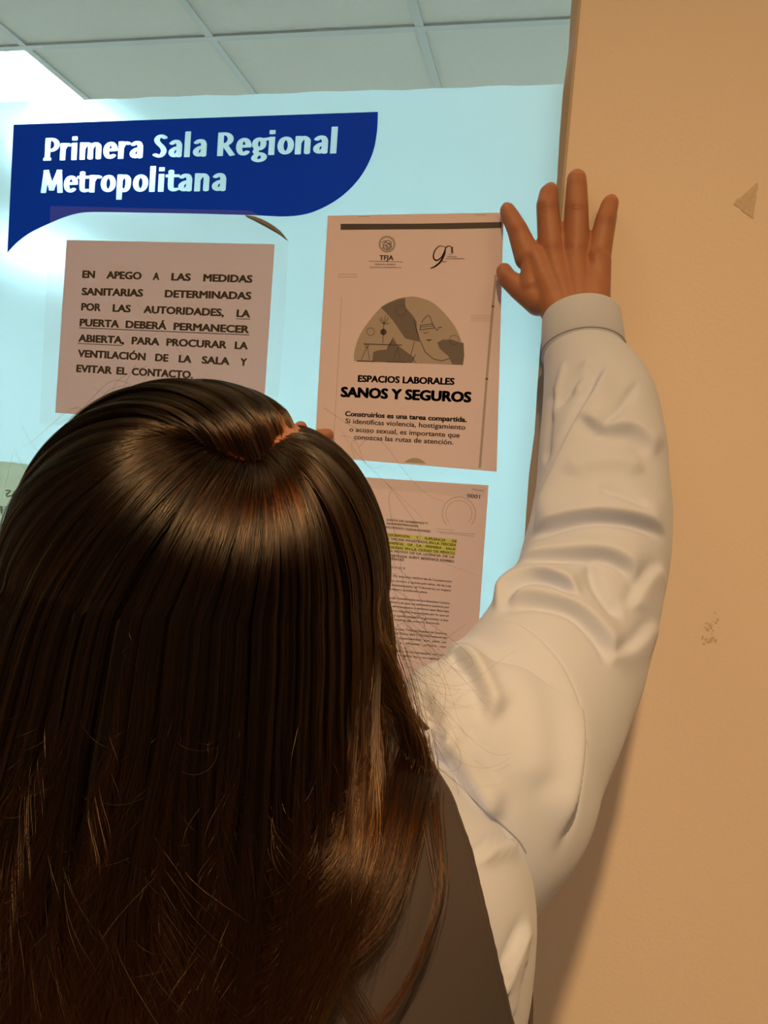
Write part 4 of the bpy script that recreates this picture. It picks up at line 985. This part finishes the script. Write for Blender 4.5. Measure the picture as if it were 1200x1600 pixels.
def make_strands(NCL, PER):
    S = []; rnd = np.random.default_rng(21); TH = np.r_[np.zeros(NA), np.linspace(0, 1, NH)]
    for c in range(NCL):
        kind = rnd.random()
        if kind < .70:                          # behind the parting: falls towards the viewer
            t = rnd.beta(1.0, 1.0); root_t = t; phi = math.radians(-98 + 192 * t + rnd.normal(0, 3))
            P = QL; root_t = t * .67; off = -.035; swept = False
        elif kind < .90:                        # in front of it: swept over the top to the left
            t = rnd.uniform(0, 1) ** .85; root_t = t; phi = math.radians(np.interp(t, [0, .385, .62, 1], [-88, -116, -140, -172]) + rnd.normal(0, 3)); P = QL; off = .03; swept = root_t < .66; kmid = min(1, root_t / .32) * .85
        else:                                   # right of the parting
            t = rnd.uniform(0, 1); root_t = .57 + .43 * t; phi = math.radians(80 + 75 * t + rnd.normal(0, 4)); P = QL; off = .02; swept = False
        depth = rnd.random() ** .7; rho_c = .945 + .062 * depth if kind < .7 else .965 + .04 * depth
        end = rnd.normal(1560, 90) if abs(phi) < 1.3 else rnd.normal(1500, 110)
        if phi > .75: end = rnd.normal(1370, 70)
        ph1, ph2, ph3 = rnd.uniform(0, 6.28, 3); wl = rnd.uniform(2.0, 4.5); amp = rnd.uniform(.2, 1) ** 1.5 * .016
        for s in range(PER):
            rt = np.clip(root_t + rnd.normal(0, .008), 0, 1); zz_ = float(np.clip(rnd.normal(0, 1), -2.2, 2.2)); ph = phi + .0105 * zz_; rho = rho_c - .0035 * zz_ * zz_ + rnd.normal(0, .0022)
            root = interp_path(P, rt); root = nrm(root + np.array([rnd.normal(0, .012), -rnd.normal(0, .012), (off + (0.02 if off > 0 else -.01)) * rnd.uniform(*((.25, 1.6) if off > 0 else (-.9 if rnd.random() < .10 else -.1, 1.4)))]))
            e = end + rnd.normal(0, 55) + (rnd.random() < .08) * rnd.uniform(-260, 0)
            p = strand(root, ph, rho, e, mid=nrm(nrm(root + az(ph, -.04)) * (1 - kmid) + kmid * nrm(root * .35 + az(math.radians(-128), 1.0) * .75)) if swept else None)
            h = TH ** 1.6
            out = nrm(HR * math.sin(ph) - HF * math.cos(ph)); lat = nrm(HR * math.cos(ph) + HF * math.sin(ph))
            a2 = amp + abs(rnd.normal(0, .0035)); q1 = rnd.normal(0, .35)
            p = p + np.outer(h * a2 * np.sin(TH * wl * 3 + ph1 + q1), lat) + np.outer(h * a2 * .6 * np.sin(TH * wl * 2.6 + ph2 + q1), out)
            p = p + np.outer(TH ** 3 * rnd.normal(0, .006), lat) + np.outer(TH ** 3 * abs(rnd.normal(0, .004)), out)
            if ph > .55:                         # right-hand ends curl inwards under themselves
                cu = np.clip((TH - .6) / .4, 0, 1) ** 2; p = p - np.outer(cu * rnd.uniform(.01, .05) * min(1, (ph - .4)), HR)
            S.append(settle(p, .002 + max(rho - .94, 0) * .30))
    return np.array(S)
def strays(n):
    rnd = np.random.default_rng(31); out = []; t = np.linspace(0, 1, 14)
    for _ in range(n):
        ph = math.radians(rnd.uniform(-75, 72)); py = rnd.uniform(1030, 1620); L = rnd.uniform(12, 34) * rnd.uniform(.5, 2); a = rnd.normal(0, .7); c = rnd.normal(0, 1.2)
        ang = a + c * t; dx = np.cumsum(np.sin(ang)) * L / 14; dy = np.cumsum(np.cos(ang)) * L / 14
        p = hang(ph + dx / 300, py + dy, 1.0)
        p = frame((p - HC) @ HR * (1 + .03 * np.sin(np.pi * t * .8)), (p - HC) @ HF * (1 + .05 * np.sin(np.pi * t * .8) + .01), (p - HC) @ HU)
        out.append(push(p, .016))
    return np.array(out)
def flyaways():
    out = []; rnd = np.random.default_rng(5)
    spots = [((205, 650), (-40, 60), 8), ((120, 730), (-50, 70), 11), ((70, 800), (-40, 80), 8), ((30, 900), (-30, 60), 8), ((330, 616), (60, 10), 3), ((400, 620), (50, -20), 2), ((510, 670), (60, 30), 2), ((575, 730), (50, 60), 3), ((615, 840), (30, 60), 3), ((628, 960), (25, 70), 7), ((635, 1030), (40, 50), 16), ((650, 1085), (50, 50), 18), ((670, 1180), (40, 100), 8), ((540, 1250), (60, 100), 20), ((300, 1250), (40, 120), 40), ((120, 1250), (-40, 120), 40), ((420, 1350), (40, 120), 40)]
    for (u, v), (du, dv), n in spots:
        for _ in range(n):
            d0 = .43 if v < 1000 else .385
            if 600 < u and v > 900: d0 = .43
            a = np.array([u - du * .5 + rnd.normal(0, 16), v - dv * .8 + rnd.normal(0, 24)]); b = a + np.array([du, dv]) * rnd.uniform(.6, 1.8) + rnd.normal(0, 20, 2); c = (a + b) / 2 + rnd.normal(0, 55, 2); c2 = b + rnd.normal(0, 60, 2)
            t = np.linspace(0, 1, NP)[:, None]; q = (1 - t) ** 3 * a + 3 * (1 - t) ** 2 * t * c + 3 * (1 - t) * t * t * b + t ** 3 * c2
            dd = d0 + rnd.normal(0, .012) - .012 * np.sin(np.pi * t[:, 0])
            out.append(np.array([atD(x, y, z) for (x, y), z in zip(q, dd)]))
    return np.array(out)
def locks():
    rnd = np.random.default_rng(8); out = []
    for pts, n, w, d in (([(640, 1130), (664, 1195), (666, 1262), (640, 1328), (592, 1366), (520, 1392)], 130, 7, .405), ([(655, 1160), (668, 1225), (655, 1290), (618, 1340), (565, 1362), (500, 1366)], 110, 9, .405), ([(690, 1215), (714, 1282), (708, 1330), (680, 1392), (640, 1440), (610, 1470)], 46, 3.5, .415),
                         ([(590, 1010), (622, 1090), (640, 1170), (640, 1250), (618, 1330), (590, 1390)], 260, 13, .40), ([(560, 1060), (630, 1120), (655, 1180), (640, 1240), (600, 1290), (560, 1310)], 120, 12, .40), ([(430, 1150), (540, 1270), (560, 1360), (575, 1440), (620, 1530), (650, 1640)], 60, 9, .375), ([(350, 1180), (400, 1300), (415, 1400), (400, 1500), (420, 1640)], 50, 10, .365), ([(200, 1150), (225, 1240), (205, 1330), (150, 1400), (120, 1500)], 50, 10, .365)):
        for _ in range(n):
            ca = rnd.normal(0, w, 2); cb = rnd.normal(0, w * .8, 2); dz = rnd.normal(0, .004); tcut = rnd.uniform(.75, 1.0)
            q = np.array(spline(pts, 9)); t = np.linspace(0, 1, len(q))[:, None]; q = q + ca * (1 - t) + cb * t * (1 + t) + 3 * np.sin(t * 7 + rnd.uniform(0, 6)) * rnd.normal(0, 1, 2) * .5
            s = np.linspace(0, (len(q) - 1) * tcut, NP); i = np.minimum(s.astype(int), len(q) - 2); f_ = (s - i)[:, None]; q = q[i] * (1 - f_) + q[i + 1] * f_
            out.append(push(np.array([atD(x, y, d + dz + .004 * math.sin(3 * k / NP)) for k, (x, y) in enumerate(q)]), .012 + rnd.uniform(0, .006)))
    return np.array(out)
def hair_object(name, S, r0, r1, mat, parent):
    n, k = S.shape[:2]; cv = bpy.data.hair_curves.new(name); cv.add_curves([k] * n)
    cv.attributes['position'].data.foreach_set('vector', S.reshape(-1).astype(np.float32)) if 'position' in cv.attributes else None
    cv.points.foreach_set('position', S.reshape(-1).astype(np.float32))
    ra = cv.attributes.get('radius') or cv.attributes.new('radius', 'FLOAT', 'POINT')
    rad = np.tile(r0 + (r1 - r0) * np.linspace(0, 1, k) ** 2, n).astype(np.float32); ra.data.foreach_set('value', rad)
    cv.materials.append(mat); o = bpy.data.objects.new(name, cv); COL.objects.link(o); o.parent = parent
    return o
def hair_mass():                                # dark inner volume below the strands, open along the parting
    m, rows = 120, []
    phis = np.linspace(-2.7, 2.7, m); top = interp_path(QL, .62); mb = MB(); V = []
    PP = np.array(PART)
    n1, n2 = 26, 30
    for i in range(n1 + n2):
        row = []
        for ph in phis:
            if i < n1:
                tgt = az(ph, -.04); t = .02 + .98 * i / (n1 - 1); w = math.acos(max(-1, min(1, float(top @ tgt))))
                d = (math.sin((1 - t) * w) * top + math.sin(t * w) * tgt) / math.sin(w)
                near = (PP @ nrm(d)).max(); g = math.acos(min(1, near)); row.append(HC + (on_ell(d, 1.0) - HC) * (.945 - .105 * math.exp(-(g / .16) ** 2)))
            else:
                py = PY0 + 4 + (i - n1 + 1) / n2 * 560; q = hang(np.array([ph]), np.array([py]), .945 - .05 * ((i - n1) / n2))[0]; row.append(push(q[None], .001)[0])
        V += row
    G = np.array(V).reshape(n1 + n2, m, 3); V = np.stack([settle(G[:, j], .001) for j in range(m)], 1).reshape(-1, 3)
    Fc = [(i * m + j, (i + 1) * m + j, (i + 1) * m + j + 1, i * m + j + 1) for i in range(n1 + n2 - 1) for j in range(m - 1)]
    return mesh('hair', V, Fc, MAT['hairbase'], person, True)
hair = hair_mass()
ST = make_strands(430, 64)
hair_object('hair_strands', ST, .00011, .00004, MAT['hair'], hair)
hair_object('flyaway_hairs', flyaways(), .00006, .00003, MAT['hair'], hair)
hair_object('stray_hairs', strays(330), .000055, .00003, MAT['lock'], hair)
lo = hair_object('curled_locks', locks(), .00010, .00005, MAT['lock'], hair); tag(lo, 'golden-brown curled locks at the hair ends')
